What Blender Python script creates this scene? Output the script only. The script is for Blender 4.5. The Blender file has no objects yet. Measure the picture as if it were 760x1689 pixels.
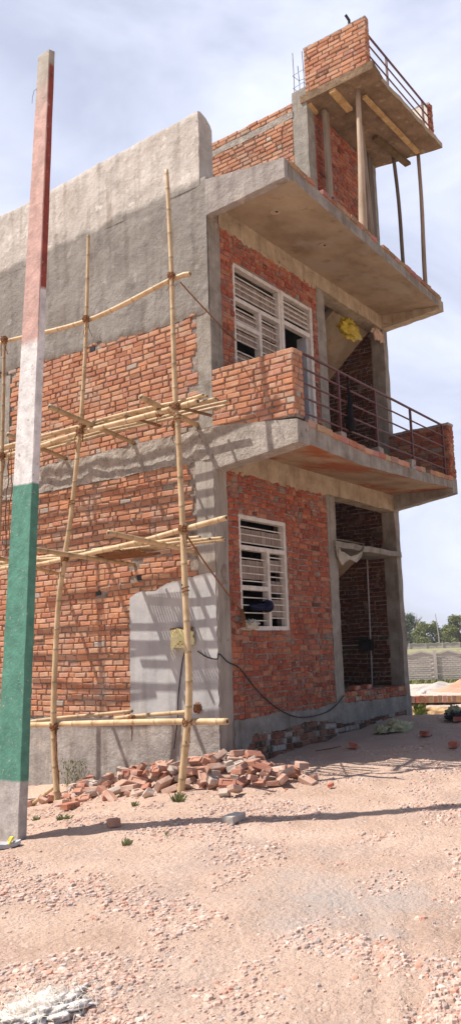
import bpy, math, random
from math import sin, cos, pi, radians, sqrt
from mathutils import Vector, Matrix, noise
R = random.Random(7)
S = bpy.context.scene
COL = S.collection
# ------------------------------------------------------------------ camera
CAM = Vector((-8.0363, -6.2691, 1.4172)); YAW, PITCH, ROLL, F = .9273, .169, -.030, 1346.43
_f = Vector((sin(YAW)*cos(PITCH), cos(YAW)*cos(PITCH), sin(PITCH)))
_r0 = Vector((cos(YAW), -sin(YAW), 0)); _u0 = _r0.cross(_f)
_r = _r0*cos(ROLL)+_u0*sin(ROLL); _u = -_r0*sin(ROLL)+_u0*cos(ROLL)
def ray(px, py): return _f+_r*((px-380)/F)+_u*((844.5-py)/F)
def on(px, py, axis, val):
    d = ray(px, py); t = (val-CAM['XYZ'.index(axis)])/d['XYZ'.index(axis)]
    return CAM+d*t
cd = bpy.data.cameras.new('camera'); cam = bpy.data.objects.new('camera', cd); COL.objects.link(cam)
cam.matrix_world = Matrix(((_r.x, _u.x, -_f.x, CAM.x), (_r.y, _u.y, -_f.y, CAM.y), (_r.z, _u.z, -_f.z, CAM.z), (0, 0, 0, 1)))
cd.sensor_fit = 'VERTICAL'; cd.sensor_height = 36; cd.lens = F/1689*36; cd.clip_end = 3000; cd.clip_start = .05
S.camera = cam
# ------------------------------------------------------------------ light and sky
SD = Vector((-.41, .48, 1.0)).normalized()          # towards the sun
ELEV = math.asin(SD.z); AZ = math.atan2(SD.x, SD.y)
w = bpy.data.worlds.new('World'); S.world = w; w.use_nodes = True
nt = w.node_tree; bg = nt.nodes['Background']
sky = nt.nodes.new('ShaderNodeTexSky'); sky.sky_type = 'NISHITA'; sky.sun_disc = False
sky.sun_elevation = ELEV; sky.sun_rotation = AZ; sky.air_density = 1.0; sky.dust_density = 2.0; sky.ozone_density = 1.0; sky.altitude = 200
tc = nt.nodes.new('ShaderNodeTexCoord')
def wn(scale, detail, sz, off):
    mp = nt.nodes.new('ShaderNodeMapping'); mp.inputs['Scale'].default_value = (1, 1, sz); mp.inputs['Location'].default_value = off
    nt.links.new(tc.outputs['Generated'], mp.inputs[0])
    n = nt.nodes.new('ShaderNodeTexNoise'); n.inputs['Scale'].default_value = scale; n.inputs['Detail'].default_value = detail; n.inputs['Roughness'].default_value = .55
    n.inputs['Distortion'].default_value = .4
    nt.links.new(mp.outputs[0], n.inputs['Vector']); return n
n1 = wn(2.6, 6, 2.2, (.3, .1, .0))
cr = nt.nodes.new('ShaderNodeValToRGB'); cr.color_ramp.elements[0].position = .36; cr.color_ramp.elements[1].position = .62
cr.color_ramp.elements[0].color = (.54, .54, .54, 1); cr.color_ramp.elements[1].color = (1, 1, 1, 1)
nt.links.new(n1.outputs[0], cr.inputs[0])
dd_ = nt.nodes.new('ShaderNodeVectorMath'); dd_.operation = 'DOT_PRODUCT'; dd_.inputs[1].default_value = (.78, .60, .15)
nt.links.new(tc.outputs['Generated'], dd_.inputs[0])
mr_ = nt.nodes.new('ShaderNodeMapRange'); mr_.interpolation_type = 'SMOOTHSTEP'; mr_.inputs[1].default_value = .10; mr_.inputs[2].default_value = .72; mr_.inputs[3].default_value = .05; mr_.inputs[4].default_value = 1.0
nt.links.new(dd_.outputs['Value'], mr_.inputs[0])
mu_ = nt.nodes.new('ShaderNodeMath'); mu_.operation = 'MULTIPLY'; nt.links.new(cr.outputs[0], mu_.inputs[0]); nt.links.new(mr_.outputs[0], mu_.inputs[1])
mx = nt.nodes.new('ShaderNodeMixRGB'); mx.inputs[2].default_value = (10.4, 11.0, 13.5, 1)
nt.links.new(mu_.outputs[0], mx.inputs[0]); nt.links.new(sky.outputs[0], mx.inputs[1])
nt.links.new(mx.outputs[0], bg.inputs[0]); bg.inputs[1].default_value = .07
sl = bpy.data.lights.new('sun', 'SUN'); sl.energy = 4.9; sl.angle = radians(.55); sl.color = (1, .93, .84)
so = bpy.data.objects.new('sun', sl); COL.objects.link(so); so.rotation_euler = SD.to_track_quat('Z', 'Y').to_euler()
vs = S.view_settings; vs.view_transform = 'Standard'; vs.look = 'None'; vs.gamma = 1; vs.exposure = 0.42; vs.use_curve_mapping = False
# ------------------------------------------------------------------ materials
def mat(name, cols, scale=4, rough=.9, bump=.3, bscale=30, attr=False, detail=6, extra=None, metallic=0, bdist=.01, spec=.25, sz=1.0, speck=None, streak=None):
    """cols: list of (pos, rgb) through a noise ramp; attr: multiplies by the per-piece colour; speck=(scale, thr, rgb)"""
    m = bpy.data.materials.new(name); m.use_nodes = True; t = m.node_tree; N = t.nodes; L = t.links
    b = N['Principled BSDF']; b.inputs['Roughness'].default_value = rough; b.inputs['Metallic'].default_value = metallic
    b.inputs['Specular IOR Level'].default_value = spec
    co = N.new('ShaderNodeTexCoord'); mp = N.new('ShaderNodeMapping'); mp.inputs['Scale'].default_value = (1, 1, sz); L.new(co.outputs['Object'], mp.inputs[0]); vec = mp.outputs[0]
    n = N.new('ShaderNodeTexNoise'); n.inputs['Scale'].default_value = scale; n.inputs['Detail'].default_value = detail; n.inputs['Roughness'].default_value = .62; L.new(vec, n.inputs['Vector'])
    r = N.new('ShaderNodeValToRGB'); e = r.color_ramp.elements
    e[0].position = cols[0][0]; e[0].color = (*cols[0][1], 1); e[1].position = cols[-1][0]; e[1].color = (*cols[-1][1], 1)
    for p, c in cols[1:-1]:
        q = e.new(p); q.color = (*c, 1)
    L.new(n.outputs[0], r.inputs[0]); out = r.outputs[0]
    if attr:
        a = N.new('ShaderNodeAttribute'); a.attribute_name = 'Col'; x = N.new('ShaderNodeMixRGB'); x.blend_type = 'MULTIPLY'; x.inputs[0].default_value = 1
        L.new(out, x.inputs[1]); L.new(a.outputs['Color'], x.inputs[2]); out = x.outputs[0]
    for sp in (speck or []):
        sc, lo, hi, rgb = sp
        n2 = N.new('ShaderNodeTexNoise'); n2.inputs['Scale'].default_value = sc; n2.inputs['Detail'].default_value = 5; n2.inputs['Roughness'].default_value = .6; L.new(vec, n2.inputs['Vector'])
        q = N.new('ShaderNodeMapRange'); q.inputs[1].default_value = lo; q.inputs[2].default_value = hi; L.new(n2.outputs[0], q.inputs[0])
        x = N.new('ShaderNodeMixRGB'); x.inputs[2].default_value = (*rgb, 1); L.new(q.outputs[0], x.inputs[0]); L.new(out, x.inputs[1]); out = x.outputs[0]
    if extra: out = extra(t, N, L, co, out)
    if streak:   # run-off stains drawn out downwards
        m2 = N.new('ShaderNodeMapping'); m2.inputs['Scale'].default_value = (1, 1, .10); L.new(co.outputs['Object'], m2.inputs[0])
        n4 = N.new('ShaderNodeTexNoise'); n4.inputs['Scale'].default_value = streak[0]; n4.inputs['Detail'].default_value = 5; L.new(m2.outputs[0], n4.inputs['Vector'])
        q = N.new('ShaderNodeMapRange'); q.inputs[1].default_value = .52; q.inputs[2].default_value = .72; q.inputs[4].default_value = streak[1]; L.new(n4.outputs[0], q.inputs[0])
        x = N.new('ShaderNodeMixRGB'); x.blend_type = 'MULTIPLY'; x.inputs[2].default_value = (.50, .45, .40, 1); L.new(q.outputs[0], x.inputs[0]); L.new(out, x.inputs[1]); out = x.outputs[0]
    L.new(out, b.inputs['Base Color'])
    if bump:
        n3 = N.new('ShaderNodeTexNoise'); n3.inputs['Scale'].default_value = bscale; n3.inputs['Detail'].default_value = 7; n3.inputs['Roughness'].default_value = .65; L.new(vec, n3.inputs['Vector'])
        bp = N.new('ShaderNodeBump'); bp.inputs['Strength'].default_value = bump; bp.inputs['Distance'].default_value = bdist; L.new(n3.outputs[0], bp.inputs['Height']); L.new(bp.outputs[0], b.inputs['Normal'])
    return m
def zband(levels, wob=.05, sc=5):
    """mix the colour above/below heights with ragged edges: levels = [(z, softness, rgb_scale or rgb)]"""
    def ex(t, N, L, co, out):
        sx = N.new('ShaderNodeSeparateXYZ'); L.new(co.outputs['Object'], sx.inputs[0])
        nn = N.new('ShaderNodeTexNoise'); nn.inputs['Scale'].default_value = sc; nn.inputs['Detail'].default_value = 5; L.new(co.outputs['Object'], nn.inputs['Vector'])
        ad = N.new('ShaderNodeMath'); ad.operation = 'MULTIPLY_ADD'; ad.inputs[1].default_value = wob*2; L.new(nn.outputs[0], ad.inputs[0]); L.new(sx.outputs[2], ad.inputs[2])
        for z, soft, rgb, mode in levels:
            q = N.new('ShaderNodeMapRange'); q.inputs[1].default_value = z+wob-soft; q.inputs[2].default_value = z+wob+soft; L.new(ad.outputs[0], q.inputs[0])
            x = N.new('ShaderNodeMixRGB'); x.inputs[2].default_value = (*rgb, 1)
            if mode == 'mul':
                k = N.new('ShaderNodeMixRGB'); k.blend_type = 'MULTIPLY'; k.inputs[0].default_value = 1; k.inputs[2].default_value = (*rgb, 1); L.new(out, k.inputs[1]); L.new(k.outputs[0], x.inputs[2])
            L.new(q.outputs[0], x.inputs[0]); L.new(out, x.inputs[1]); out = x.outputs[0]
        return out
    return ex
M = {}
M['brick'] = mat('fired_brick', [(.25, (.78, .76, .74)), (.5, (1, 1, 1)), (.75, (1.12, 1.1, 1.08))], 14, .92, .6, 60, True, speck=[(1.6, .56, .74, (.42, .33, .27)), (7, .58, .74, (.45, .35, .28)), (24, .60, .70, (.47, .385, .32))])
M['brickdark'] = mat('fired_brick_shaded', [(.25, (.66, .64, .62)), (.5, (1, 1, 1)), (.75, (1.2, 1.15, 1.1))], 14, .92, .6, 60, True, speck=[(3.5, .56, .74, (.30, .235, .195)), (16, .60, .70, (.34, .27, .23)), (30, .64, .70, (.56, .50, .46))])  # shaded copy of the brick, darker smears stand in for shade
M['loosebrick'] = mat('loose_brick', [(.3, (.85, .83, .82)), (.5, (1, 1, 1)), (.7, (1.15, 1.13, 1.12))], 12, .93, .5, 50, True, speck=[(6, .52, .70, (.52, .42, .36))])
M['mortar'] = mat('cement_mortar', [(.3, (.15, .12, .10)), (.5, (.29, .245, .21)), (.7, (.46, .40, .355))], 8, .95, 1.0, 45, bdist=.02)
M['mortar_salt'] = mat('salty_mortar', [(.3, (.13, .11, .10)), (.5, (.20, .18, .17)), (.7, (.55, .54, .53))], 9, .95, 1.0, 45, bdist=.02)
M['concrete'] = mat('raw_concrete', [(.3, (.22, .20, .175)), (.5, (.31, .285, .25)), (.7, (.40, .37, .33))], 5, .88, .8, 28, bdist=.02, speck=[(2.2, .52, .68, (.21, .175, .14)), (60, .64, .7, (.2, .18, .16))], streak=(12, 0.6))
M['roughconc'] = mat('rough_concrete', [(.3, (.28, .25, .22)), (.5, (.42, .38, .34)), (.7, (.55, .50, .45))], 6, .93, 1.0, 26, bdist=.05, speck=[(20, .6, .68, (.22, .19, .165))])
M['soffit'] = mat('board_marked_concrete', [(.3, (.25, .185, .12)), (.5, (.38, .295, .20)), (.7, (.46, .37, .26))], 1.6, .9, .35, 20, speck=[(3.0, .58, .70, (.24, .165, .10)), (.9, .54, .62, (.40, .33, .25))])
M['soffit_red'] = mat('stained_concrete_underside', [(.3, (.27, .185, .12)), (.5, (.38, .28, .185)), (.7, (.46, .35, .24))], 1.6, .9, .35, 20, speck=[(1.1, .45, .56, (.34, .115, .05)), (4, .60, .70, (.42, .32, .22))])
M['beamc'] = mat('ochre_concrete', [(.3, (.30, .235, .165)), (.5, (.42, .345, .245)), (.7, (.52, .44, .33))], 4, .9, .6, 28, speck=[(12, .62, .70, (.20, .14, .09))], streak=(12, 0.5))
M['plaster'] = mat('cement_plaster', [(.3, (.185, .168, .15)), (.5, (.265, .245, .222)), (.7, (.33, .31, .285))], 2.6, .88, .75, 11, bdist=.035, detail=8, speck=[(26, .64, .70, (.11, .10, .085)), (1.3, .54, .66, (.215, .19, .165)), (5, .60, .72, (.37, .345, .32))], streak=(7, 0.55),
    extra=zband([(7.80, .05, (2.05, 2.07, 2.10), 'mul')], .12, 2.2))
M['plaster_low'] = mat('plinth_plaster', [(.3, (.25, .225, .21)), (.5, (.33, .30, .28)), (.7, (.41, .38, .355))], 3.5, .88, .8, 12, bdist=.03, speck=[(3, .58, .7, (.46, .41, .37)), (30, .67, .73, (.2, .18, .16))], streak=(8, 0.6))
M['slurry'] = mat('smooth_cement_slurry', [(.3, (.36, .365, .375)), (.5, (.43, .432, .44)), (.7, (.50, .495, .49))], 2.4, .8, .35, 14, bdist=.02, speck=[(40, .70, .74, (.22, .22, .22))], streak=(8, 0.4))
M['colplas'] = mat('column_render', [(.3, (.25, .225, .20)), (.5, (.35, .32, .285)), (.7, (.43, .395, .355))], 4, .88, .7, 14, bdist=.03, sz=.4, speck=[(14, .66, .72, (.2, .17, .145))], streak=(14, 0.6))
M['frontbase'] = mat('dark_front_plinth', [(.3, (.17, .165, .16)), (.5, (.25, .245, .235)), (.7, (.36, .34, .32))], 3.5, .8, .8, 14, bdist=.03, streak=(9, 0.6))  # darker grey than the side plinth plaster
M['bamboo'] = mat('bamboo', [(.3, (.38, .27, .155)), (.5, (.54, .41, .25)), (.68, (.62, .49, .32))], 5, .5, .15, 60, True, spec=.4)
M['rope'] = mat('coir_rope', [(.3, (.16, .07, .03)), (.6, (.30, .145, .07))], 40, .95, .8, 120)
M['log'] = mat('peeled_log', [(.3, (.30, .22, .16)), (.5, (.46, .37, .29)), (.7, (.60, .52, .44))], 6, .9, .5, 30, True, sz=.25)
M['timber'] = mat('shuttering_timber', [(.3, (.26, .15, .06)), (.5, (.42, .27, .12)), (.7, (.52, .37, .19))], 7, .85, .4, 40, True)
M['rail'] = mat('red_oxide_steel', [(.3, (.075, .022, .020)), (.6, (.12, .035, .032))], 8, .5, .1, 60, spec=.4)
M['rebar'] = mat('rebar_steel', [(.3, (.12, .12, .15)), (.6, (.2, .19, .21))], 8, .6, .1, 60, metallic=.3)
M['whitepaint'] = mat('white_frame_paint', [(.3, (.50, .45, .39)), (.5, (.66, .62, .57)), (.7, (.74, .71, .67))], 9, .6, .2, 40, speck=[(18, .64, .72, (.34, .25, .18))])
M['board'] = mat('whitewashed_board', [(.3, (.17, .125, .10)), (.5, (.29, .235, .20)), (.7, (.42, .36, .32))], 22, .8, .3, 50, sz=.15)
M['greypaint'] = mat('grey_blue_door_frame', [(.3, (.38, .40, .43)), (.6, (.50, .52, .55))], 6, .5, .1, 40)
M['dark'] = mat('interior_shade_black', [(.3, (.025, .022, .02)), (.6, (.045, .04, .035))], 3, .9, .2, 20)  # shade of the unlit rooms put into a near-black colour
M['pipe'] = mat('grey_conduit', [(.3, (.42, .40, .40)), (.6, (.55, .53, .52))], 6, .5, 0)
M['black'] = mat('black_plastic_and_shade', [(.3, (.012, .012, .014)), (.6, (.03, .03, .035))], 6, .5, .1, 30)
M['navy'] = mat('dark_blue_plastic', [(.3, (.003, .005, .022)), (.6, (.006, .009, .04))], 6, .5, 0, spec=.15)
M['yellow'] = mat('yellow_plastic_sheet', [(.3, (.33, .23, .012)), (.6, (.55, .40, .02))], 9, .5, .9, 9, bdist=.05, spec=.4)
M['paleyellow'] = mat('pale_yellow_paper', [(.3, (.62, .58, .26)), (.6, (.78, .74, .42))], 7, .7, .3, 30)
M['sackgreen'] = mat('pale_green_sack', [(.3, (.30, .30, .15)), (.5, (.44, .43, .27)), (.7, (.55, .53, .40))], 9, .7, .5, 40)
M['sack'] = mat('white_woven_sack', [(.3, (.62, .56, .52)), (.6, (.78, .73, .69))], 9, .7, .5, 40)
M['fibre'] = mat('pale_fibre', [(.3, (.66, .58, .48)), (.6, (.82, .76, .68))], 9, .8, 0)
M['cloth'] = mat('dirty_cloth', [(.3, (.36, .33, .27)), (.6, (.52, .49, .42))], 9, .9, .5, 40)
M['cardb'] = mat('torn_board_scraps', [(.3, (.38, .24, .15)), (.6, (.6, .46, .36))], 12, .9, .5, 40)
M['greysole'] = mat('grey_rubber_sole', [(.3, (.34, .35, .39)), (.6, (.46, .47, .5))], 6, .7, .1, 30)
M['yelstrap'] = mat('yellow_strap', [(.3, (.62, .48, .05)), (.6, (.8, .66, .12))], 6, .6, 0)
M['steel'] = mat('silver_wrapper', [(.3, (.45, .45, .47)), (.6, (.75, .75, .78))], 10, .35, .5, 40, metallic=.4)
M['leaf'] = mat('leaf', [(.3, (.75, .8, .7)), (.7, (1.2, 1.15, 1.1))], 1.2, .7, 0, 30, True)
M['bark'] = mat('bark', [(.3, (.09, .065, .045)), (.6, (.17, .13, .10))], 6, .95, .5, 30)
M['precast'] = mat('precast_concrete', [(.3, (.40, .355, .335)), (.5, (.48, .43, .41)), (.7, (.55, .50, .475))], .8, .9, .2, 8)
M['heapgrey'] = mat('grey_sand', [(.3, (.30, .27, .25)), (.5, (.42, .38, .35)), (.7, (.54, .48, .44))], 2.5, .95, .8, 9, bdist=.05)
M['heaporange'] = mat('brick_dust', [(.3, (.46, .24, .16)), (.6, (.56, .33, .24))], 2.5, .95, .6, 9, bdist=.05)
# pole paint bands (real painted bands, ragged edges)
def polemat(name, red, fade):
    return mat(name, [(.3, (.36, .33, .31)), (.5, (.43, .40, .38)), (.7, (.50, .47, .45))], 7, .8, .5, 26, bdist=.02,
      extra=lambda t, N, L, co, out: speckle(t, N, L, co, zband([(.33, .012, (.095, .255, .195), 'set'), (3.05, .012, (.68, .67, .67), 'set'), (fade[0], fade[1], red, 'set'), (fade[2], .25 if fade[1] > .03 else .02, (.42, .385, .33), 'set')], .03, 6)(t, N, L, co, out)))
def speckle(t, N, L, co, out):
    n2 = N.new('ShaderNodeTexNoise'); n2.inputs['Scale'].default_value = 9; n2.inputs['Detail'].default_value = 6; L.new(co.outputs['Object'], n2.inputs['Vector'])
    q = N.new('ShaderNodeMapRange'); q.inputs[1].default_value = .25; q.inputs[2].default_value = .75; q.inputs[3].default_value = .72; q.inputs[4].default_value = 1.22; L.new(n2.outputs[0], q.inputs[0])
    x = N.new('ShaderNodeVectorMath'); x.operation = 'SCALE'; L.new(out, x.inputs[0]); L.new(q.outputs[0], x.inputs['Scale'])
    n3 = N.new('ShaderNodeTexNoise'); n3.inputs['Scale'].default_value = 34; n3.inputs['Detail'].default_value = 3; L.new(co.outputs['Object'], n3.inputs['Vector'])
    q2 = N.new('ShaderNodeMapRange'); q2.inputs[1].default_value = .645; q2.inputs[2].default_value = .70; L.new(n3.outputs[0], q2.inputs[0])
    y = N.new('ShaderNodeMixRGB'); y.inputs[2].default_value = (.34, .31, .29, 1); L.new(q2.outputs[0], y.inputs[0]); L.new(x.outputs[0], y.inputs[1])
    return y.outputs[0]
# ------------------------------------------------------------------ mesh helpers
class MB:
    def __init__(s): s.v = []; s.f = []; s.c = []; s.hc = False; s.mi = []
    def add(s, vs, fs, col=None, mi=0):
        o = len(s.v); s.v += [tuple(p) for p in vs]; s.f += [tuple(i+o for i in f) for f in fs]; s.mi += [mi]*len(fs)
        s.c += [tuple(col) if col else (1, 1, 1)]*len(vs)
        if col: s.hc = True
        return s
    def box(s, a, b, col=None, j=0):
        x0, y0, z0 = a; x1, y1, z1 = b
        vs = [(x, y, z) for z in (z0, z1) for x, y in ((x0, y0), (x1, y0), (x1, y1), (x0, y1))]
        if j: vs = [tuple(q+R.uniform(-j, j) for q in v) for v in vs]
        return s.add(vs, [(0, 3, 2, 1), (4, 5, 6, 7), (0, 1, 5, 4), (1, 2, 6, 5), (2, 3, 7, 6), (3, 0, 4, 7)], col)
    def hexa(s, vs, col=None):   # 4 bottom ccw, 4 top ccw
        return s.add(vs, [(0, 3, 2, 1), (4, 5, 6, 7), (0, 1, 5, 4), (1, 2, 6, 5), (2, 3, 7, 6), (3, 0, 4, 7)], col)
    def tube(s, pts, rad, n=8, col=None, cap=True):
        pts = [Vector(p) for p in pts]; k = len(pts); rr = rad if isinstance(rad, (list, tuple)) else [rad]*k
        vs = []; up = None
        for i, p in enumerate(pts):
            d = (pts[min(i+1, k-1)]-pts[max(i-1, 0)]).normalized()
            if up is None: up = Vector((0, 0, 1)) if abs(d.z) < .9 else Vector((1, 0, 0))
            a = d.cross(up).normalized(); b = a.cross(d).normalized(); up = b
            for q in range(n):
                t = 2*pi*q/n; vs.append(p+(a*cos(t)+b*sin(t))*rr[i])
        fs = [(i*n+q, i*n+(q+1) % n, (i+1)*n+(q+1) % n, (i+1)*n+q) for i in range(k-1) for q in range(n)]
        if cap: fs += [tuple(range(n))[::-1], tuple((k-1)*n+q for q in range(n))]
        return s.add(vs, fs, col)
    def build(s, name, m, parent=None, smooth=False, loc=None):
        me = bpy.data.meshes.new(name)
        vv = s.v
        if loc is not None: vv = [(x-loc[0], y-loc[1], z-loc[2]) for x, y, z in vv]
        me.from_pydata(vv, [], s.f); ms = m if isinstance(m, (list, tuple)) else [m]
        for q in ms: me.materials.append(M[q] if isinstance(q, str) else q)
        if len(ms) > 1: me.polygons.foreach_set('material_index', s.mi)
        if s.hc:
            a = me.color_attributes.new('Col', 'FLOAT_COLOR', 'POINT'); a.data.foreach_set('color', [q for c in s.c for q in (*c, 1)])
        if smooth: me.polygons.foreach_set('use_smooth', [True]*len(me.polygons))
        me.update(); o = bpy.data.objects.new(name, me); COL.objects.link(o)
        if parent: o.parent = parent
        if loc is not None: o.location = loc
        return o
def tag(o, label=None, cat=None, group=None, kind=None):
    for k, v in (('label', label), ('category', cat), ('group', group), ('kind', kind)):
        if v: o[k] = v
    return o
def empty(name, loc, label=None, cat=None, group=None):
    o = bpy.data.objects.new(name, None); COL.objects.link(o); o.location = loc; o.empty_display_size = .1
    return tag(o, label, cat, group)
def nz(x, y, z=0): return noise.noise(Vector((x, y, z)))
def fb(x, y, z=0, o=4): return noise.fractal(Vector((x, y, z)), 1.0, 2.1, o)
# ------------------------------------------------------------------ bricks as geometry
SUNNY = [(.46, .215, .125), (.50, .24, .135), (.43, .19, .11), (.52, .275, .17), (.40, .175, .105), (.47, .25, .155), (.53, .31, .205), (.44, .22, .15)]  # lighter tones for sunlit walls, sun put into the brick colour
SHADED = [(.37, .105, .060), (.40, .125, .066), (.33, .09, .056), (.43, .15, .082), (.30, .085, .056), (.36, .13, .085), (.42, .19, .12), (.29, .12, .09)]  # same brick toned darker, shade of the front put into the colour
def brick_face(mb, o, U, N, u0, u1, z0, z1, d, col, j=.0045):
    Z = Vector((0, 0, 1)); c = .010; jn = .006+R.uniform(-.005, .005); tilt = R.uniform(-.004, .004)
    if R.random() < .10: jn -= R.uniform(.004, .010)
    def P(u, z, n): return o+U*(u)+Z*z+N*n
    J = lambda: R.uniform(-j, j)
    ring0 = [(u0, z0), (u1, z0), (u1, z1), (u0, z1)]
    r0 = [(u+J(), z+J()) for u, z in ring0]
    if R.random() < .18:  # broken corner
        i = R.randrange(4); a = r0[i]; r0[i] = (a[0]+(.02 if i in (0, 3) else -.02)*R.random(), a[1]+(.015 if i < 2 else -.015)*R.random())
    cu, cz = (u0+u1)/2, (z0+z1)/2
    ins = lambda u, z: (u+(c if u < cu else -c), z+(c if z < cz else -c))
    vs = [P(u, z, -d) for u, z in r0]+[P(u, z, jn-c*.8+J()*.4) for u, z in r0]+[P(*ins(u, z), jn+tilt*(1 if u > cu else -1)+J()*.5) for u, z in r0]
    fs = [(i, (i+1) % 4, 4+(i+1) % 4, 4+i) for i in range(4)]+[(4+i, 4+(i+1) % 4, 8+(i+1) % 4, 8+i) for i in range(4)]+[(8, 9, 10, 11)]
    if U.cross(Z).dot(N) < 0: fs = [f[::-1] for f in fs]
    mb.add(vs, fs, col)
def panel(mb, o, U, N, W, z0, z1, pal=SUNNY, hp=.25, skip=None, d=.02, course=.0765, gap=.0125, miss=0, ph=0, wave=.010, alt=False, jt=.0045):
    """lay courses of bricks on a plane: o origin (z=0), U along, N outward. skip(u0,u1,z0,z1) returns True to leave one out"""
    U = Vector(U); N = Vector(N); o = Vector(o); n = max(1, round((z1-z0)/course)); ch = (z1-z0)/n
    for k in range(n):
        u = 0 if k % 2 == 0 else -.06-.05*R.random(); za = z0+k*ch
        while u < W-.01:
            head = (k % 2 == 0) if alt and R.random() < .8 else R.random() < hp
            L = (.108 if head else .225)*R.uniform(.88, 1.08)
            a = max(u, 0); b = min(u+L, W)
            if W-b < .045: b = W
            g = gap*R.uniform(.6, 1.4)
            if b-a > .03:
                wv = wave*nz(a*1.3+ph, za*2+ph)*2
                if not (skip and skip(a, b, za, za+ch)) and R.random() >= miss:
                    c = R.choice(pal); t = R.uniform(.88, 1.10); c = tuple(q*t for q in c)
                    if R.random() < .022: l_ = sum(c)/3; c = (l_*1.30, l_*1.08, l_*.92)
                    elif R.random() < .012: c = tuple(q*.55 for q in c)
                    brick_face(mb, o, U, N, a+g/2, b-g/2, za+wv+ch*.5-(ch-g)/2, za+wv+ch*.5+(ch-g)/2+R.uniform(-.004, .003), d, c, jt)
            u = b if b > u else u+L
            if b >= W: break
def ragged(mb, o, U, N, outline, th=.014, step=.05, j=.012, inset=0):
    """a thin trowelled coat on a plane with an uneven outline; outline [(u,z)]"""
    U = Vector(U); N = Vector(N); o = Vector(o); pts = []
    for i, (a, b) in enumerate(outline):
        c, d = outline[(i+1) % len(outline)]; L = sqrt((c-a)**2+(d-b)**2); n = max(1, int(L/step))
        for q in range(n):
            t = q/n; jj = j if 0 < t else j*.3
            pts.append((a+(c-a)*t+R.uniform(-jj, jj), b+(d-b)*t+R.uniform(-jj, jj)))
    n = len(pts); Z = Vector((0, 0, 1))
    lo = [o+U*u+Z*z for u, z in pts]; hi = [o+U*u+Z*z+N*th for u, z in pts]
    side = [(i, (i+1) % n, n+(i+1) % n, n+i) for i in range(n)]; cap = tuple(range(n, 2*n))
    if U.cross(Z).dot(N) < 0: side = [f[::-1] for f in side]
    mb.add(lo+hi, side, mi=0)
    # triangulate the cap properly
    from mathutils.geometry import tessellate_polygon
    tri = tessellate_polygon([[Vector((u, z, 0)) for u, z in pts]])
    fs = []
    for t in tri:
        p = [Vector((*pts[i], 0)) for i in t]; nn = (p[1]-p[0]).cross(p[2]-p[0]).z
        f = t if nn > 0 else t[::-1]
        if U.cross(Z).dot(N) < 0: f = f[::-1]
        fs.append(tuple(f))
    mb.add(hi, fs)
def conc(mb, a, b, step=.12, amp=.006, seed=0):
    """box with subdivided, slightly uneven faces"""
    x0, y0, z0 = a; x1, y1, z1 = b
    def wob(p):
        q = Vector(p); k = Vector((nz(q.x*3+seed, q.y*3, q.z*3), nz(q.x*3+9, q.y*3+seed, q.z*3), nz(q.x*3, q.y*3+5, q.z*3+seed)))*amp*2
        k2 = Vector((nz(q.x*14+seed, q.y*14, q.z*14), nz(q.x*14+9, q.y*14, q.z*14), nz(q.x*14, q.y*14+5, q.z*14)))*amp*.8
        return q+k+k2
    def face(o, u, v):
        o, u, v = Vector(o), Vector(u), Vector(v); nu = max(1, min(140, int(u.length/step))); nv = max(1, min(60, int(v.length/step)))
        vs = [wob(o+u*(i/nu)+v*(k/nv)) for k in range(nv+1) for i in range(nu+1)]
        fs = [(k*(nu+1)+i, k*(nu+1)+i+1, (k+1)*(nu+1)+i+1, (k+1)*(nu+1)+i) for k in range(nv) for i in range(nu)]
        mb.add(vs, fs)
    dx, dy, dz = x1-x0, y1-y0, z1-z0
    face((x0, y0, z0), (dx, 0, 0), (0, 0, dz)); face((x1, y1, z0), (-dx, 0, 0), (0, 0, dz))
    face((x0, y1, z0), (0, -dy, 0), (0, 0, dz)); face((x1, y0, z0), (0, dy, 0), (0, 0, dz))
    face((x0, y0, z1), (dx, 0, 0), (0, dy, 0)); face((x0, y1, z0), (dx, 0, 0), (0, -dy, 0))
    return mb
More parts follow.
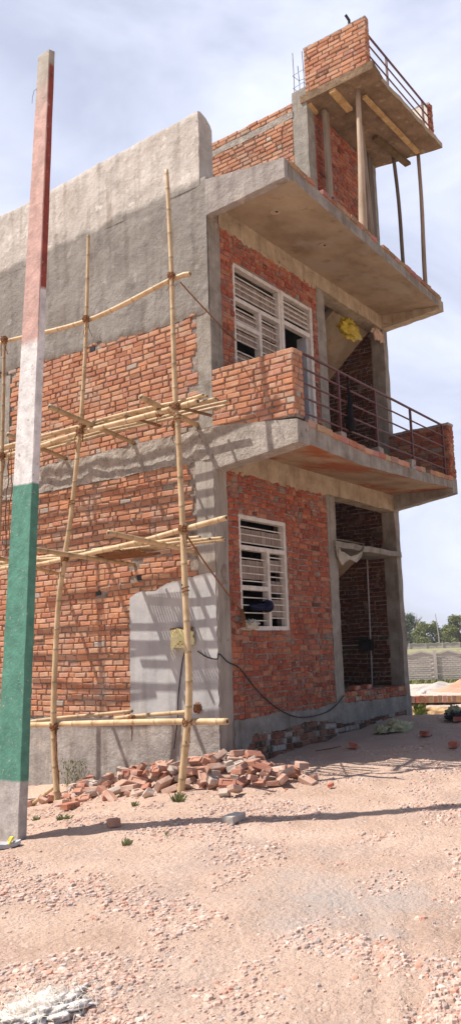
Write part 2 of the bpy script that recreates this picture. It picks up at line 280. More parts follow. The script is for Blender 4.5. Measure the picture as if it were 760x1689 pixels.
# ------------------------------------------------------------------ terrain
E1 = Vector((.92, .39)); E1.normalize()
def ss(a, b, x):
    t = max(0, min(1, (x-a)/(b-a))); return t*t*(3-2*t)
_q = ray(725, 1064); S725 = (_q.y*E1.x-_q.x*E1.y)/(_q.x*E1.x+_q.y*E1.y)
RUTS = []
for (a_, b_) in (((612, 1500), (628, 1660)), ((676, 1500), (694, 1720))):
    A_, B_ = on(*a_, 'Z', -.12), on(*b_, 'Z', -.15); RUTS.append((A_.x, A_.y, B_.x, B_.y))
def mound(x, y):   # soil under the rubble heap beside the corner
    h = .0
    for cx, cy, sx, sy, a in ((-.30, .25, .42, .75, .085), (-.35, 1.1, .40, .6, .03), (-.15, -.45, .5, .40, .06)):
        h += a*math.exp(-((x-cx)/sx)**2-((y-cy)/sy)**2)
    return h
def ground(x, y, fine=True):
    a = (-.085+.03*(x+1) if x < -1 else -.085+.062*(x+1))
    if x < -1: a = max(a, -.30)
    a = min(a, .33) 
    z = a-.135*max(0, y+.35)*ss(1.5, -.8, x)*(1 if y < 6 else 1)
    z = max(z, -1.2)
    z += .03*ss(-1, -3.5, y)*0
    d = (x-CAM.x)*E1.x+(y-CAM.y)*E1.y; s = -(x-CAM.x)*E1.y+(y-CAM.y)*E1.x
    z -= .20*ss(-.50, .35, s-S725*d)*ss(14.3, 15.1, d)
    z = z+(-.75-z)*ss(15.30, 16.4, d)
    if d > 16.4: z = -.75+(.22+.75)*ss(16.9, 21.6, d-.10*nz(s*1.3, 3)-.05*nz(s*5, 3))
    if d > 22: z = .22-.50*ss(24, 39, d)
    if d > 43: z = -.3+1.38*ss(43, 62, d)
    if d > 95: z = 1.08-.7*ss(97, 103, d)
    if fine and d < 60:
        z += mound(x, y)
        z += .035*fb(x*.55, y*.55, 1, 3)+.020*fb(x*2.2, y*2.2, 4, 4)+.010*fb(x*7, y*7, 2, 3)
        for (ax_, ay_, bx_, by_) in RUTS:
            L2 = (bx_-ax_)**2+(by_-ay_)**2; t_ = ((x-ax_)*(bx_-ax_)+(y-ay_)*(by_-ay_))/L2
            if -.1 < t_ < 1.1:
                q_ = abs((x-ax_)*(by_-ay_)-(y-ay_)*(bx_-ax_))/sqrt(L2); z -= .018*math.exp(-(q_/.035)**2)*(1+nz(x*9, y*9))-.008*math.exp(-((q_-.08)/.03)**2)
    return z
def axis_pts(lo, hi, fine_lo, fine_hi, st):
    p = []; q = fine_lo
    while q < fine_hi: p.append(q); q += st
    s = st; a = fine_lo
    while a > lo: s *= 1.16; a -= s; p.insert(0, a)
    s = st; b = p[-1]
    while b < hi: s *= 1.12; b += s; p.append(b)
    return p
gx = axis_pts(-1400, 1800, -6.6, 7.5, .055); gy = axis_pts(-1400, 1800, -5.4, 4.0, .055)
g = MB(); nxv = len(gx)
vs = [(x, y, ground(x, y)) for y in gy for x in gx]
fs = [(k*nxv+i, k*nxv+i+1, (k+1)*nxv+i+1, (k+1)*nxv+i) for k in range(len(gy)-1) for i in range(nxv-1)]
g.add(vs, fs)
def gex(t, N, L, co, out):
    # field beyond the near boundary wall is grass; pale dust on the levelled plot; grey aggregate patch on the street
    ps = co.outputs['Object']
    dt = N.new('ShaderNodeVectorMath'); dt.operation = 'DOT_PRODUCT'; dt.inputs[1].default_value = (E1.x, E1.y, 0); L.new(ps, dt.inputs[0])
    base = CAM.x*E1.x+CAM.y*E1.y
    nn = N.new('ShaderNodeTexNoise'); nn.inputs['Scale'].default_value = .6; nn.inputs['Detail'].default_value = 6; L.new(ps, nn.inputs['Vector'])
    ad = N.new('ShaderNodeMath'); ad.operation = 'MULTIPLY_ADD'; ad.inputs[1].default_value = 1.2; L.new(nn.outputs[0], ad.inputs[0]); L.new(dt.outputs['Value'], ad.inputs[2])
    def stepmix(out, d0, d1, rgb):
        q = N.new('ShaderNodeMapRange'); q.inputs[1].default_value = base+d0+.6; q.inputs[2].default_value = base+d1+.6; L.new(ad.outputs[0], q.inputs[0])
        x = N.new('ShaderNodeMixRGB'); L.new(q.outputs[0], x.inputs[0]); L.new(out, x.inputs[1])
        if isinstance(rgb, tuple): x.inputs[2].default_value = (*rgb, 1)
        else: L.new(rgb, x.inputs[2])
        return x.outputs[0]
    n5 = N.new('ShaderNodeTexNoise'); n5.inputs['Scale'].default_value = 3.2; n5.inputs['Detail'].default_value = 8; L.new(ps, n5.inputs['Vector'])
    r5 = N.new('ShaderNodeValToRGB'); r5.color_ramp.elements[0].position = .4; r5.color_ramp.elements[1].position = .62
    r5.color_ramp.elements[0].color = (.24, .14, .07, 1); r5.color_ramp.elements[1].color = (.60, .42, .24, 1); L.new(n5.outputs[0], r5.inputs[0])
    out = stepmix(out, 15.6, 16.0, r5.outputs[0])
    out = stepmix(out, 20.15, 20.3, (.60, .51, .45))
    r6 = N.new('ShaderNodeValToRGB'); r6.color_ramp.elements[0].position = .35; r6.color_ramp.elements[1].position = .65
    r6.color_ramp.elements[0].color = (.20, .20, .10, 1); r6.color_ramp.elements[1].color = (.36, .33, .20, 1); L.new(n5.outputs[0], r6.inputs[0])
    out = stepmix(out, 38.2, 38.8, r6.outputs[0])
    def patch(out, cx, cy, r0, r1, rgb, sc, k):
        sb = N.new('ShaderNodeVectorMath'); sb.operation = 'SUBTRACT'; sb.inputs[1].default_value = (cx, cy, 0); L.new(ps, sb.inputs[0])
        ml = N.new('ShaderNodeVectorMath'); ml.operation = 'MULTIPLY'; ml.inputs[1].default_value = (1, 1, 0); L.new(sb.outputs[0], ml.inputs[0])
        ln = N.new('ShaderNodeVectorMath'); ln.operation = 'LENGTH'; L.new(ml.outputs[0], ln.inputs[0])
        n = N.new('ShaderNodeTexNoise'); n.inputs['Scale'].default_value = sc; n.inputs['Detail'].default_value = 7; L.new(ps, n.inputs['Vector'])
        a2 = N.new('ShaderNodeMath'); a2.operation = 'MULTIPLY_ADD'; a2.inputs[1].default_value = k; L.new(n.outputs[0], a2.inputs[0]); L.new(ln.outputs['Value'], a2.inputs[2])
        q = N.new('ShaderNodeMapRange'); q.inputs[1].default_value = r0+k*.5; q.inputs[2].default_value = r1+k*.5; q.inputs[3].default_value = .85; q.inputs[4].default_value = 0; L.new(a2.outputs[0], q.inputs[0])
        x = N.new('ShaderNodeMixRGB'); x.inputs[2].default_value = (*rgb, 1); L.new(q.outputs[0], x.inputs[0]); L.new(out, x.inputs[1]); return x.outputs[0]
    p = on(560, 1460, 'Z', -.05); out = patch(out, p.x, p.y, .05, .75, (.46, .40, .37), 3, 1.6)
    p = on(600, 1215, 'Z', .1); out = patch(out, p.x, p.y, .5, 2.6, (.37, .30, .26), 3, 1.0)
    return out
M['ground'] = mat('dusty_ground', [(.30, (.44, .30, .225)), (.44, (.55, .39, .305)), (.58, (.61, .445, .355)), (.75, (.66, .505, .415))], 1.3, .97, .9, 24, detail=10, bdist=.05, spec=.1,
    speck=[(1.1, .52, .66, (.50, .375, .315)), (22, .58, .68, (.64, .52, .45)), (45, .60, .66, (.38, .27, .225)), (90, .60, .66, (.36, .27, .23))], extra=gex)
tag(g.build('ground', 'ground', smooth=True), 'dusty pinkish ground strewn with grit', None, None, 'structure')
# ================================================================== THE HOUSE
H = empty('brick_house', (0, 0, 0), 'unfinished two storey brick house with concrete balcony and roof slabs', 'house')
X1, X2a, X2b, X3a, X3b = .254, 2.785, 3.04, 5.147, 5.315
Zb1, Zs1, Zb2, Zs2 = 3.78, 4.075, 7.196, 7.45
DEPTH = 9.0
def part(name, mb, m, smooth=False, parent=None, label=None):
    o = mb.build(name, m, parent or H, smooth)
    if label: o['label'] = label
    return o
# --- columns
def column(x0, x1, y0, y1, z0, z1, m='colplas', sd=0, amp=.005):
    return part('column', conc(MB(), (x0, y0, z0), (x1, y1, z1), .12, amp, sd), m)
column(.0, X1, -.004, .30, -.9, Zb1, 'colplas', 1)
column(.0, X1, -.004, .225, 4.27, Zb2, 'concrete', 2)
column(X2a, X2b, -.006, .24, .60, Zb1, 'concrete', 3)
column(X2a, X2b, -.006, .24, 4.22, Zb2, 'concrete', 4)
column(X3a, X3b, -.006, .24, .10, Zb1, 'concrete', 5, .009)
column(X3a, X3b, -.006, .24, 4.22, Zb2, 'concrete', 6, .007)
column(X2a, X2b-.02, -.006, .275, 7.45, 10.80, 'concrete', 7)
column(X3a, X3b-.03, -.006, .24, 7.45, 10.53, 'concrete', 8)
column(-.012, .24, 4.12, 4.40, 4.28, 5.94, 'concrete', 9)
# --- beams
part('beam', conc(MB(), (X1-.02, -.012, Zb1), (X3b, .24, Zs1+.10), .1, .007, 11), 'beamc')
part('beam', conc(MB(), (X1-.02, -.012, Zb2), (X3b, .24, Zs2+.02), .1, .007, 12), 'beamc')
part('beam', conc(MB(), (-.016, -.0, 3.87), (.24, 6.0, 4.285), .045, .016, 13), 'roughconc', label='rough grey concrete band along the side wall between the storeys')
# --- side wall cores (mortar) and bricks
sw = MB(); sw.box((.012, .0, .0), (.22, DEPTH, 3.9)); sw.box((.012, .0, 4.2), (.22, DEPTH, 7.7)); 
part('wall_core', sw, 'mortar')
def yz(px, py): p = on(px, py, 'X', 0); return p.y, p.z
holes = [yz(230, 953), yz(162, 978), yz(322, 963), yz(152, 576), (.27, 4.36), (1.41, 4.33), (.34, 2.68), (1.42, 2.62), (2.8, 4.3), (2.9, 2.6)]
def sideskip(a, b, z0, z1):
    m = (a+b)/2; zm = (z0+z1)/2
    if m < 1.44 and zm < 2.20+(.14 if m < .5 else 0): return True
    if z0 > 5.86+.04*m: return True
    if 4.10 < m < 4.42 and zm > 4.2: return True
    return any(a-.02 < hy < b+.02 and z0-.01 < hz < z1+.01 for hy, hz in holes)
sb = MB()
panel(sb, (0, .0, 0), (0, 1, 0), (-1, 0, 0), DEPTH, .57, 3.87, SUNNY, .28, lambda a, b, z, t: a < .27 or sideskip(a, b, z, t), ph=3, course=.079)
panel(sb, (0, .0, 0), (0, 1, 0), (-1, 0, 0), DEPTH, 4.285, 6.10, SUNNY, .22, lambda a, b, z, t: b < .24 or a < .17 or sideskip(a, b, z, t), ph=8, course=.080)
part('side_wall', sb, 'brick', label='sunlit orange brickwork of the side wall')
for hy, hz in holes[:4]:
    hb = MB(); hb.box((-.001, hy-.05, hz-.035), (.012, hy+.05, hz+.035)); part('putlog_hole_shade', hb, 'black')  # black block in the gap stands in for shade inside the hole
# --- plaster coats on the side wall
pl = MB()
def grid_coat(mb, y0, y1, z0, z1, st, th, amp, lo=None, sc=1.4):
    ny = int((y1-y0)/st); nzv = int((z1-z0)/st); vs = []
    for k in range(nzv+1):
        for i in range(ny+1):
            y = y0+(y1-y0)*i/ny; t = k/nzv; zl = lo(y) if lo else z0; z = zl+(z1-zl)*t
            e = 0 if 0 < k else -th*.8
            vs.append((-th-e-amp*.5*fb(y*sc, z*sc, 7, 5)-.30*amp*fb(y*7, z*7, 2, 3), y, z))
    w_ = ny+1
    fs = [(k*w_+i, (k+1)*w_+i, (k+1)*w_+i+1, k*w_+i+1) for k in range(nzv) for i in range(ny)]
    mb.add(vs, fs)
    # closing strip at the lower edge
    n = ny+1; mb.add([v for v in vs[:n]]+[(.012, v[1], v[2]+.004) for v in vs[:n]], [(i, i+1, n+i+1, n+i) for i in range(n-1)])
grid_coat(pl, -.0, DEPTH, 5.8, 7.80, .06, .022, .020, lambda y: 5.83+.045*y+.07*nz(y*2.1, 5)+.055*nz(y*9, 1)+.035*nz(y*23, 3))
part('upper_plaster', pl, 'plaster', True, label='dark grey trowelled plaster over the upper side wall')
# parapet on the side wall
pp = MB(); Zp0, Zp1 = 7.70, 8.80
vsp = []; st = .07; ny = int((DEPTH-.10)/st)
prof = [(-.022, Zp0)]+[(-.024, Zp0+(Zp1-Zp0)*k/15) for k in range(1, 15)]+[(-.024, Zp1+.005), (-.014, Zp1+.03), (.03, Zp1+.036), (.15, Zp1+.01), (.25, Zp1-.06), (.285, Zp1-.12), (.285, Zp1-.3), (.285, Zp0)]
for i in range(ny+1):
    y = .10+(DEPTH-.10)*i/ny
    for k, (x, z) in enumerate(prof):
        a = .009*fb(y*1.6, z*1.6, 3, 5)+.006*fb(y*7, z*7, 2, 3)
        top = .035*nz(y*1.2, 9)+.012*nz(y*6, 2) if z > Zp1-.08 else 0
        fr = .012*nz(z*6, k*.5) if i == 0 else 0
        vsp.append((x-a*(1 if x < .1 else -.5), y+fr, z+top))
n = len(prof)
fs = [(i*n+k, i*n+k+1, (i+1)*n+k+1, (i+1)*n+k) for i in range(ny) for k in range(n-1)]+[tuple(range(n))[::-1], tuple(ny*n+k for k in range(n))]
pp.add(vsp, fs)
sp_ = part('side_parapet', pp, 'plaster', True, label='pale plastered parapet wall along the roof edge'); sp_.data.set_sharp_from_angle(angle=radians(28))
# front end patch of the side wall between band and parapet (plaster return around the corner)
rt = MB(); ragged(rt, (.0, -.014, 0), (1, 0, 0), (0, -1, 0), [(-.022, 7.2), (.03, 7.17), (.05, 7.45), (.05, 7.74), (-.02, 7.78)], .01)
part('corner_render', rt, 'plaster')
# smooth slurry patch + plinth plaster on the side wall
sp = MB(); ragged(sp, (.002, 0, 0), (0, 1, 0), (-1, 0, 0), [(.012, .52), (1.49, .53), (1.50, 1.3), (1.49, 2.17), (1.30, 2.24), (1.0, 2.24), (.82, 2.32), (.50, 2.36), (.30, 2.38), (.012, 2.40)], .016, .05, .010)
part('cement_patch', sp, 'slurry', label='smooth pale grey cement patch around the meter')
c3 = MB(); ragged(c3, (.002, 0, 0), (0, 1, 0), (-1, 0, 0), [(.010, 2.38), (.28, 2.40), (.285, 3.0), (.31, 3.87), (.010, 3.9)], .010, .07, .007)
part('corner_render', c3, 'colplas')
pl2 = MB(); ragged(pl2, (.004, 0, 0), (0, 1, 0), (-1, 0, 0), [(.006, -.6), (DEPTH, -1.4), (DEPTH, .50), (6, .50), (3.6, .52), (2.6, .57), (1.5, .60), (.006, .60)], .030, .06, .010)
part('plinth_plaster', pl2, 'plaster_low')
pc = MB(); pc.box((.01, -.002, -1.4), (5.2, DEPTH, .02)); part('foundation', pc, 'mortar_salt')
# --- front wall, ground floor bay
Wx0, Wx1, Wz0, Wz1 = .50, 1.635, 1.68, 3.20
fc = MB()
def holed(mb, x0, x1, z0, z1, hs, y0=.012, y1=.22):
    for (a, b, c, d) in hs:
        mb.box((x0, y0, z0), (a, y1, z1)); mb.box((b, y0, z0), (x1, y1, z1)); mb.box((a, y0, z0), (b, y1, c)); mb.box((a, y0, d), (b, y1, z1))
holed(fc, X1, X2a, 0, Zb1, [(Wx0, Wx1, Wz0, Wz1)])
fc.box((X1, .012, 4.0), (.55, .22, Zb2)); fc.box((.55, .012, 6.78), (X2a, .22, Zb2)); fc.box((.55, .012, 4.0), (1.76, .22, 5.25)); fc.box((2.66, .012, 4), (X2a, .22, 6.78))
part('wall_core', fc, 'mortar')
fb1 = MB()
def fskip(a, b, z0, z1):
    a += X1; b += X1; m = (a+b)/2
    if b > Wx0+.01 and a < Wx1-.01 and z1 > Wz0+.01 and z0 < Wz1-.01: return True
    if abs(m-.36) < .05 and abs(z0-2.42) < .035: return True
    return z0 < .56+.03*sin(m*5) and m < 2.8
def fpanel(mb, x0, x1, z0, z1, sk, **k):
    panel(mb, (x0, 0, 0), (1, 0, 0), (0, -1, 0), x1-x0, z0, z1, SHADED, .74, sk, jt=.0065, **k)
# split around the window so the bricks end at the reveals
fpanel(fb1, X1, Wx0, .56, Zb1, None, ph=1); fpanel(fb1, Wx0, Wx1, .56, Wz0, None, ph=2); fpanel(fb1, Wx0, Wx1, Wz1, Zb1, None, ph=2.5); fpanel(fb1, Wx1, X2a, .56, Zb1, None, ph=3)
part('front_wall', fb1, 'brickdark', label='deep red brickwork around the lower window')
fb2 = MB()
fpanel(fb2, X1, .55, 4.26, Zb2, None, ph=4); fpanel(fb2, .55, X2a, 6.79, Zb2, None, ph=5); fpanel(fb2, .55, 1.76, 4.26, 5.25, None, ph=6)
fpanel(fb2, 2.66, X2a, 4.26, 6.79, None, ph=6)
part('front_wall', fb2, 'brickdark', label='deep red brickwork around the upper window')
# ragged mortar drips under the beams
for zz, xs in ((Zb1, (X1, X2a)), (Zb2, (X1, X2a))):
    dr = MB(); out = [(xs[0], zz+.01)]; x = xs[0]
    while x < xs[1]: out.append((x, zz-.02-abs(nz(x*9, zz))*.10)); x += .035
    out += [(xs[1], zz-.02), (xs[1], zz+.01)]
    ragged(dr, (0, .002, 0), (1, 0, 0), (0, -1, 0), out[::1], .010, .2, .004); part('mortar_drip', dr, 'beamc')
# front plinth: plaster strip over exposed salty bricks; threshold of the stair bay
fp = MB(); ragged(fp, (0, .0, 0), (1, 0, 0), (0, -1, 0), [(.25, -.1), (.42, -.1), (.50, .20), (.62, .36), (.9, .38), (1.3, .36), (1.9, .42), (2.4, .40), (2.75, .33), (3.0, .30), (3.6, .30), (4.3, .33), (5.1, .34), (5.15, .1), (5.33, .1), (5.33, .57), (3.06, .60), (2.78, .62), (2.2, .575), (1.2, .60), (.7, .57), (.25, .57)], .022, .06, .014)
part('front_plinth_plaster', fp, 'frontbase')
fb3 = MB(); panel(fb3, (.45, -.002, 0), (1, 0, 0), (0, -1, 0), 4.65, -.06, .42, [(.13, .06, .045), (.20, .085, .06), (.32, .28, .26), (.10, .06, .05), (.26, .13, .10), (.40, .37, .36)], .7, None)
part('exposed_footing', fb3, 'brickdark', label='dark salt stained footing bricks')
th = MB(); th.box((X2b, .012, 0), (X3a+.1, .30, .735)); part('wall_core', th, 'mortar')
th = MB(); panel(th, (X2b, -.0, 0), (1, 0, 0), (0, -1, 0), X3a-X2b+.1, .585, .745, SHADED+SUNNY[:3], .95, None); 
for i in range(22):
    x = X2b+.05+i*.094; th.box((x, .002, .742), (x+.085, .23, .752+R.uniform(0, .012)), R.choice(SHADED), .003)
part('threshold', th, 'brickdark')
# --- interior: floors, partition, back wall, right wall
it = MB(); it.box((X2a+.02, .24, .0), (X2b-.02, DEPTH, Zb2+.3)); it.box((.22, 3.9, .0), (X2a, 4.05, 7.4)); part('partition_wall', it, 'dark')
it = MB(); it.box((X2b, 3.2, .0), (X3a, 3.42, 10.5)); part('back_wall', it, 'mortar')
it = MB(); it.box((X3a+.012, .24, .1), (X3b, DEPTH, 7.45)); it.box((X3a+.012, .24, 7.45), (X3b-.03, 3.4, 10.53)); part('right_wall', it, 'mortar')
rb = MB(); HALL_SHADE = [tuple(q*.28 for q in c) for c in SHADED]  # brick colours cut down to stand in for shade in the hall
panel(rb, (X3a, .25, 0), (0, 1, 0), (-1, 0, 0), 2.95, .76, 4.07, HALL_SHADE, .3, None, ph=4); panel(rb, (X3a, .25, 0), (0, 1, 0), (-1, 0, 0), 2.95, 4.2, 7.3, HALL_SHADE, .3, None, ph=5)
panel(rb, (X2b, 3.2, 0), (1, 0, 0), (0, -1, 0), X3a-X2b, .76, 4.07, HALL_SHADE, .3, None, ph=4); panel(rb, (X2b, 3.2, 0), (1, 0, 0), (0, -1, 0), X3a-X2b, 4.2, 7.3, HALL_SHADE, .3, None, ph=4)
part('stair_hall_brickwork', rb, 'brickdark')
ro = MB(); panel(ro, (X3b, 0.24, 0), (0, 1, 0), (1, 0, 0), DEPTH-.24, .2, 7.4, SUNNY, .3, None, ph=4, wave=0); part('right_side_brickwork', ro, 'brick')
fl = MB(); fl.box((.22, .24, .60), (X3b, DEPTH, .72)); part('floor', fl, 'concrete')
fl = MB(); fl.box((.22, .24, 4.08), (X2b, DEPTH, 4.2)); fl.box((X2b, 1.9, 4.08), (X3a, DEPTH, 4.2)); part('floor_slab', fl, 'soffit')
fl = MB(); fl.box((.22, .24, 7.45), (X2b, DEPTH, 7.58)); fl.box((X2b, 3.2, 7.45), (X3b, DEPTH, 7.58)); fl.box((X2b, .24, 7.46), (X3a, 3.2, 7.52)); part('roof_deck_light_cover', fl, 'soffit')  # box over the stair bay is added unseen to shut out sky light
it = MB(); it.box((.0, DEPTH, -.6), (X3b, DEPTH+.2, 8.8)); part('rear_wall', it, 'plaster')
# stair flights seen from below (rising towards the street)
def flight(za, ya, zb, yb, x0):
    s = MB(); k = .15
    s.hexa([(x0, ya, za), (X3a-.003, ya, za), (X3a-.003, yb, zb), (x0, yb, zb), (x0, ya, za+k), (X3a-.003, ya, za+k), (X3a-.003, yb, zb+k), (x0, yb, zb+k)])
    for i in range(9):
        t = i/9; y = ya+(yb-ya)*t; z = za+(zb-za)*t+k; s.box((x0, y, z-.1), (X3a-.003, y+(yb-ya)/9, z+.02))
    part('stair_flight', s, 'soffit')
flight(7.24, .25, 5.0, 2.9, 3.85); flight(3.10, .62, 1.4, 2.9, 3.85)
# conduit and switch box on the inner brick wall
cp = MB(); cp.tube([(X3a-.02, .57, 3.0), (X3a-.02, .61, .76)], .013, 6); cp.tube([(X3a-.02, .74, 1.46), (X3a-.02, 1.3, 1.46)], .011, 6); part('conduit', cp, 'pipe')
cp = MB(); cp.box((X3a-.09, .55, 1.36), (X3a-.01, .80, 1.56), None, .01); part('switch_box', cp, 'black')
# lintel shelf across the stair doorway
lt = conc(MB(), (X2b-.10, -.045, 2.96), (X3b-.06, .50, 3.055), .07, .009, 31); part('lintel_slab', lt, 'concrete')
# --- balcony slab (tapered end beams)
def Yf(x): return -1.28+.032*x
def slab(mb, x0, x1, zt_w, zb_w, ztf, zbf, n=36, amp=.008, y0=.0):
    """ztf(x), zbf(x): heights of the outer edge, wall side heights zt_w/zb_w"""
    m_ = 10; grid = {}
    vt = []; vb = []
    for i in range(n+1):
        x = x0+(x1-x0)*i/n
        for k in range(m_+1):
            t = k/m_; y = y0+(Yf(x)-y0)*t+(.012*nz(x*5, 3)+.010*nz(x*19, 3) if k == m_ else 0)
            a = amp*nz(x*3, y*3, 1)
            vt.append((x, y, zt_w+(ztf(x)-zt_w)*t+a)); vb.append((x, y, zb_w+(zbf(x)-zb_w)*t+a*.6+(.008*nz(x*14, 1) if k == m_ else 0)))
    w_ = m_+1; q = [(i*w_+k, (i+1)*w_+k, (i+1)*w_+k+1, i*w_+k+1) for i in range(n) for k in range(m_)]
    mb.add(vb, q, mi=1); mb.add(vt, [f[::-1] for f in q], mi=0)
    o = len(vb)
    fr = [i*w_+m_ for i in range(n+1)]
    mb.add([vb[i] for i in fr]+[vt[i] for i in fr], [(i, i+1, n+1+i+1, n+1+i) for i in range(n)], mi=0)
    for e in (0, n):
        ids = [e*w_+k for k in range(w_)]; mb.add([vb[i] for i in ids]+[vt[i] for i in ids], [(k, k+1, w_+k+1, w_+k) for k in range(m_)], mi=0)
pw = lambda pts: (lambda x: next((a[1]+(b[1]-a[1])*(x-a[0])/(b[0]-a[0]) for a, b in zip(pts, pts[1:]) if x <= b[0]+1e-6), pts[-1][1]))
bs = MB(); slab(bs, .05, 5.30, 4.235, 4.065, pw([(0, 4.115), (1.7, 4.06), (3.6, 4.11), (5.4, 4.20)]), pw([(0, 3.87), (1.7, 3.85), (3.6, 3.94), (5.4, 4.06)]))
part('balcony_slab', bs, ['concrete', 'soffit_red'], label='concrete balcony slab with reddish stained underside')
def endbeam(x0, x1, zw0, zw1, zf0, zf1, m, yf, sd, name='cantilever_beam', n=14):
    mb = MB(); vs = []
    for i in range(n+1):
        t = i/n; y = -.0+(yf)*t; a = zw0+(zf0-zw0)*t+.010*nz(y*6, sd)+.006*nz(y*22, sd); b = zw1+(zf1-zw1)*t+.012*nz(y*5, sd+3)
        jx = .008*nz(y*7, sd+1)
        vs += [(x0+jx, y, a), (x1, y, a+.004), (x1, y, b), (x0+jx, y, b), (x0+jx*.5-.004, y, (a+b)/2)]
    k = 5; fs = [(i*k+q, i*k+(q+1) % k, (i+1)*k+(q+1) % k, (i+1)*k+q) for i in range(n) for q in range(k)]+[tuple(range(k)), tuple(n*k+q for q in range(k))[::-1]]
    mb.add(vs, fs); return part(name, mb, m)
endbeam(-.012, .24, 3.71, 4.285, 3.85, 4.13, 'roughconc', -1.285, 1)
endbeam(X3a-.02, X3b+.015, 3.80, 4.26, 3.955, 4.22, 'concrete', Yf(5.25)-.01, 2)
# brick parapets of the balcony (ends) and low kerb of bricks along the edge
def upstand(x0, x1, ya, yb, z0, z1, pal, m, coping=True, hp=.35, jag=.02):
    u = empty('parapet', (0, 0, 0)); u.parent = H
    c = MB(); c.box((x0+.012, yb+.012, z0-.02), (x1-.012, ya, z1-.01)); c.build('parapet_core', 'mortar', u)
    b = MB(); L = ya-yb
    panel(b, (x0, yb, 0), (0, 1, 0), (-1, 0, 0), L, z0, z1, pal, hp, None, d=.03, ph=x0)
    panel(b, (x1, yb, 0), (0, 1, 0), (1, 0, 0), L, z0, z1, pal, hp, None, d=.03, ph=x0+1)
    panel(b, (x0, yb, 0), (1, 0, 0), (0, -1, 0), x1-x0, z0, z1, pal, .9 if x1-x0 > .15 else 1, None, d=.03, ph=2)
    b.build('parapet_brickwork', m, u)
    if coping: conc(MB(), (x0-.004, yb-.004, z1-.015), (x1+.004, ya, z1+.03), .06, .010, 5).build('coping', 'roughconc', u)
    return u
upstand(.0, .225, .0, -1.25, 4.20, 5.045, SUNNY, 'brick', False)
upstand(5.13, 5.335, .0, -1.12, 4.24, 5.16, SHADED+SUNNY[:2], 'brickdark', True)
def kerb(name, x0, x1, zf, pal, m, w_=.11, dy=.0, h=.068):
    b = MB(); x = x0
    while x < x1-.05:
        L = R.uniform(.19, .235); y = Yf(x)+.012+R.uniform(-.004, .010); z = zf(x)-.005
        if R.random() > .06: b.box((x, y+dy-.03, z-.012), (min(x+L-.012, x1), y+w_+dy, z+h+R.uniform(-.012, .006)), tuple(q*R.uniform(.8, 1.15) for q in R.choice(pal)), .005)
        x += L
    mm = MB(); 
    part(name, b, m)
kerb('balcony_kerb', .24, 5.10, pw([(0, 4.115), (1.7, 4.06), (3.6, 4.11), (5.4, 4.20)]), SUNNY, 'brick')
bl = MB()
for x in (1.2, 2.33, 3.5): conc(bl, (x-.08, Yf(x)-.012, 4.05+.01*x), (x+.07, Yf(x)+.13, 4.19+.012*x), .05, .012, x)
part('post_footing', bl, 'roughconc')
# railing of the balcony
def railing(xs, x0, x1, yfn, zr, z0, rt=.019, rp=.013):
    r = empty('railing', (0, 0, 0)); r.parent = H
    for i, z in enumerate(zr):
        b = MB(); a = z if not callable(z) else z(x0); c_ = z if not callable(z) else z(x1)
        b.tube([(x0, yfn(x0), a), ((x0+x1)/2, yfn((x0+x1)/2), (a+c_)/2), (x1, yfn(x1), c_)], rt if i == 0 else rp, 8); b.build('rail', 'rail', r)
    for x in xs:
        b = MB(); q = .016; b.box((x-q, yfn(x)-q, z0), (x+q, yfn(x)+q, (zr[0] if not callable(zr[0]) else zr[0](x)))); b.build('post', 'rail', r)
    return r
def zl(za, zb, x0=.07, x1=5.2): return lambda x: za+(zb-za)*(x-x0)/(x1-x0)
yr = lambda x: Yf(x)+.055
railing((.25, 1.21, 2.34, 3.62, 4.98), .20, 5.14, yr, [zl(5.05, 5.13), zl(4.85, 4.94), zl(4.66, 4.75), zl(4.47, 4.56), zl(4.27, 4.36)], 4.08)
# --- roof slab over the upper storey
rs = MB(); slab(rs, .06, 5.30, 7.60, 7.45, pw([(0, 7.49), (2, 7.50), (5.4, 7.47)]), pw([(0, 7.30), (2, 7.31), (5.4, 7.32)]))
part('roof_slab', rs, ['concrete', 'soffit'], label='thin concrete roof slab with tan underside')
for px_, py_ in ((456, 349), (535, 404)):
    q_ = on(px_, py_, 'Z', 7.37); zs_ = 7.45+(7.31-7.45)*(q_.y/Yf(q_.x)); mb = MB(); pts_ = [(q_.x+(.075+.03*nz(k, px_))*cos(k*pi/8), q_.y+(.10+.04*nz(k, px_, 3))*sin(k*pi/8)) for k in range(16)]
    poly_slab_ = mb.add([(x, y, zs_-.006+.105*-0) for x, y in pts_]+[(x, y, zs_+.02) for x, y in pts_], [tuple(range(16))[::-1]]+[(i, (i+1) % 16, 16+(i+1) % 16, 16+i) for i in range(16)]); part('ceiling_box_patch', mb, 'beamc')
    mb = MB(); mb.tube([(q_.x, q_.y, zs_-.016), (q_.x, q_.y, zs_)], .016, 8); part('ceiling_conduit', mb, 'black')
endbeam(X3a-.02, X3b+.015, 7.19, 7.47, 7.27, 7.46, 'beamc', Yf(5.25)-.01, 6)
endbeam(-.030, .10, 7.215, 7.74, 7.275, 7.54, 'plaster_low', -1.27, 8, 'slab_edge_render')
kerb('roof_kerb', .10, 5.25, pw([(0, 7.50), (2, 7.50), (5.4, 7.47)]), [tuple(q*.8 for q in c) for c in SUNNY], 'brick', .11, .0, .06)
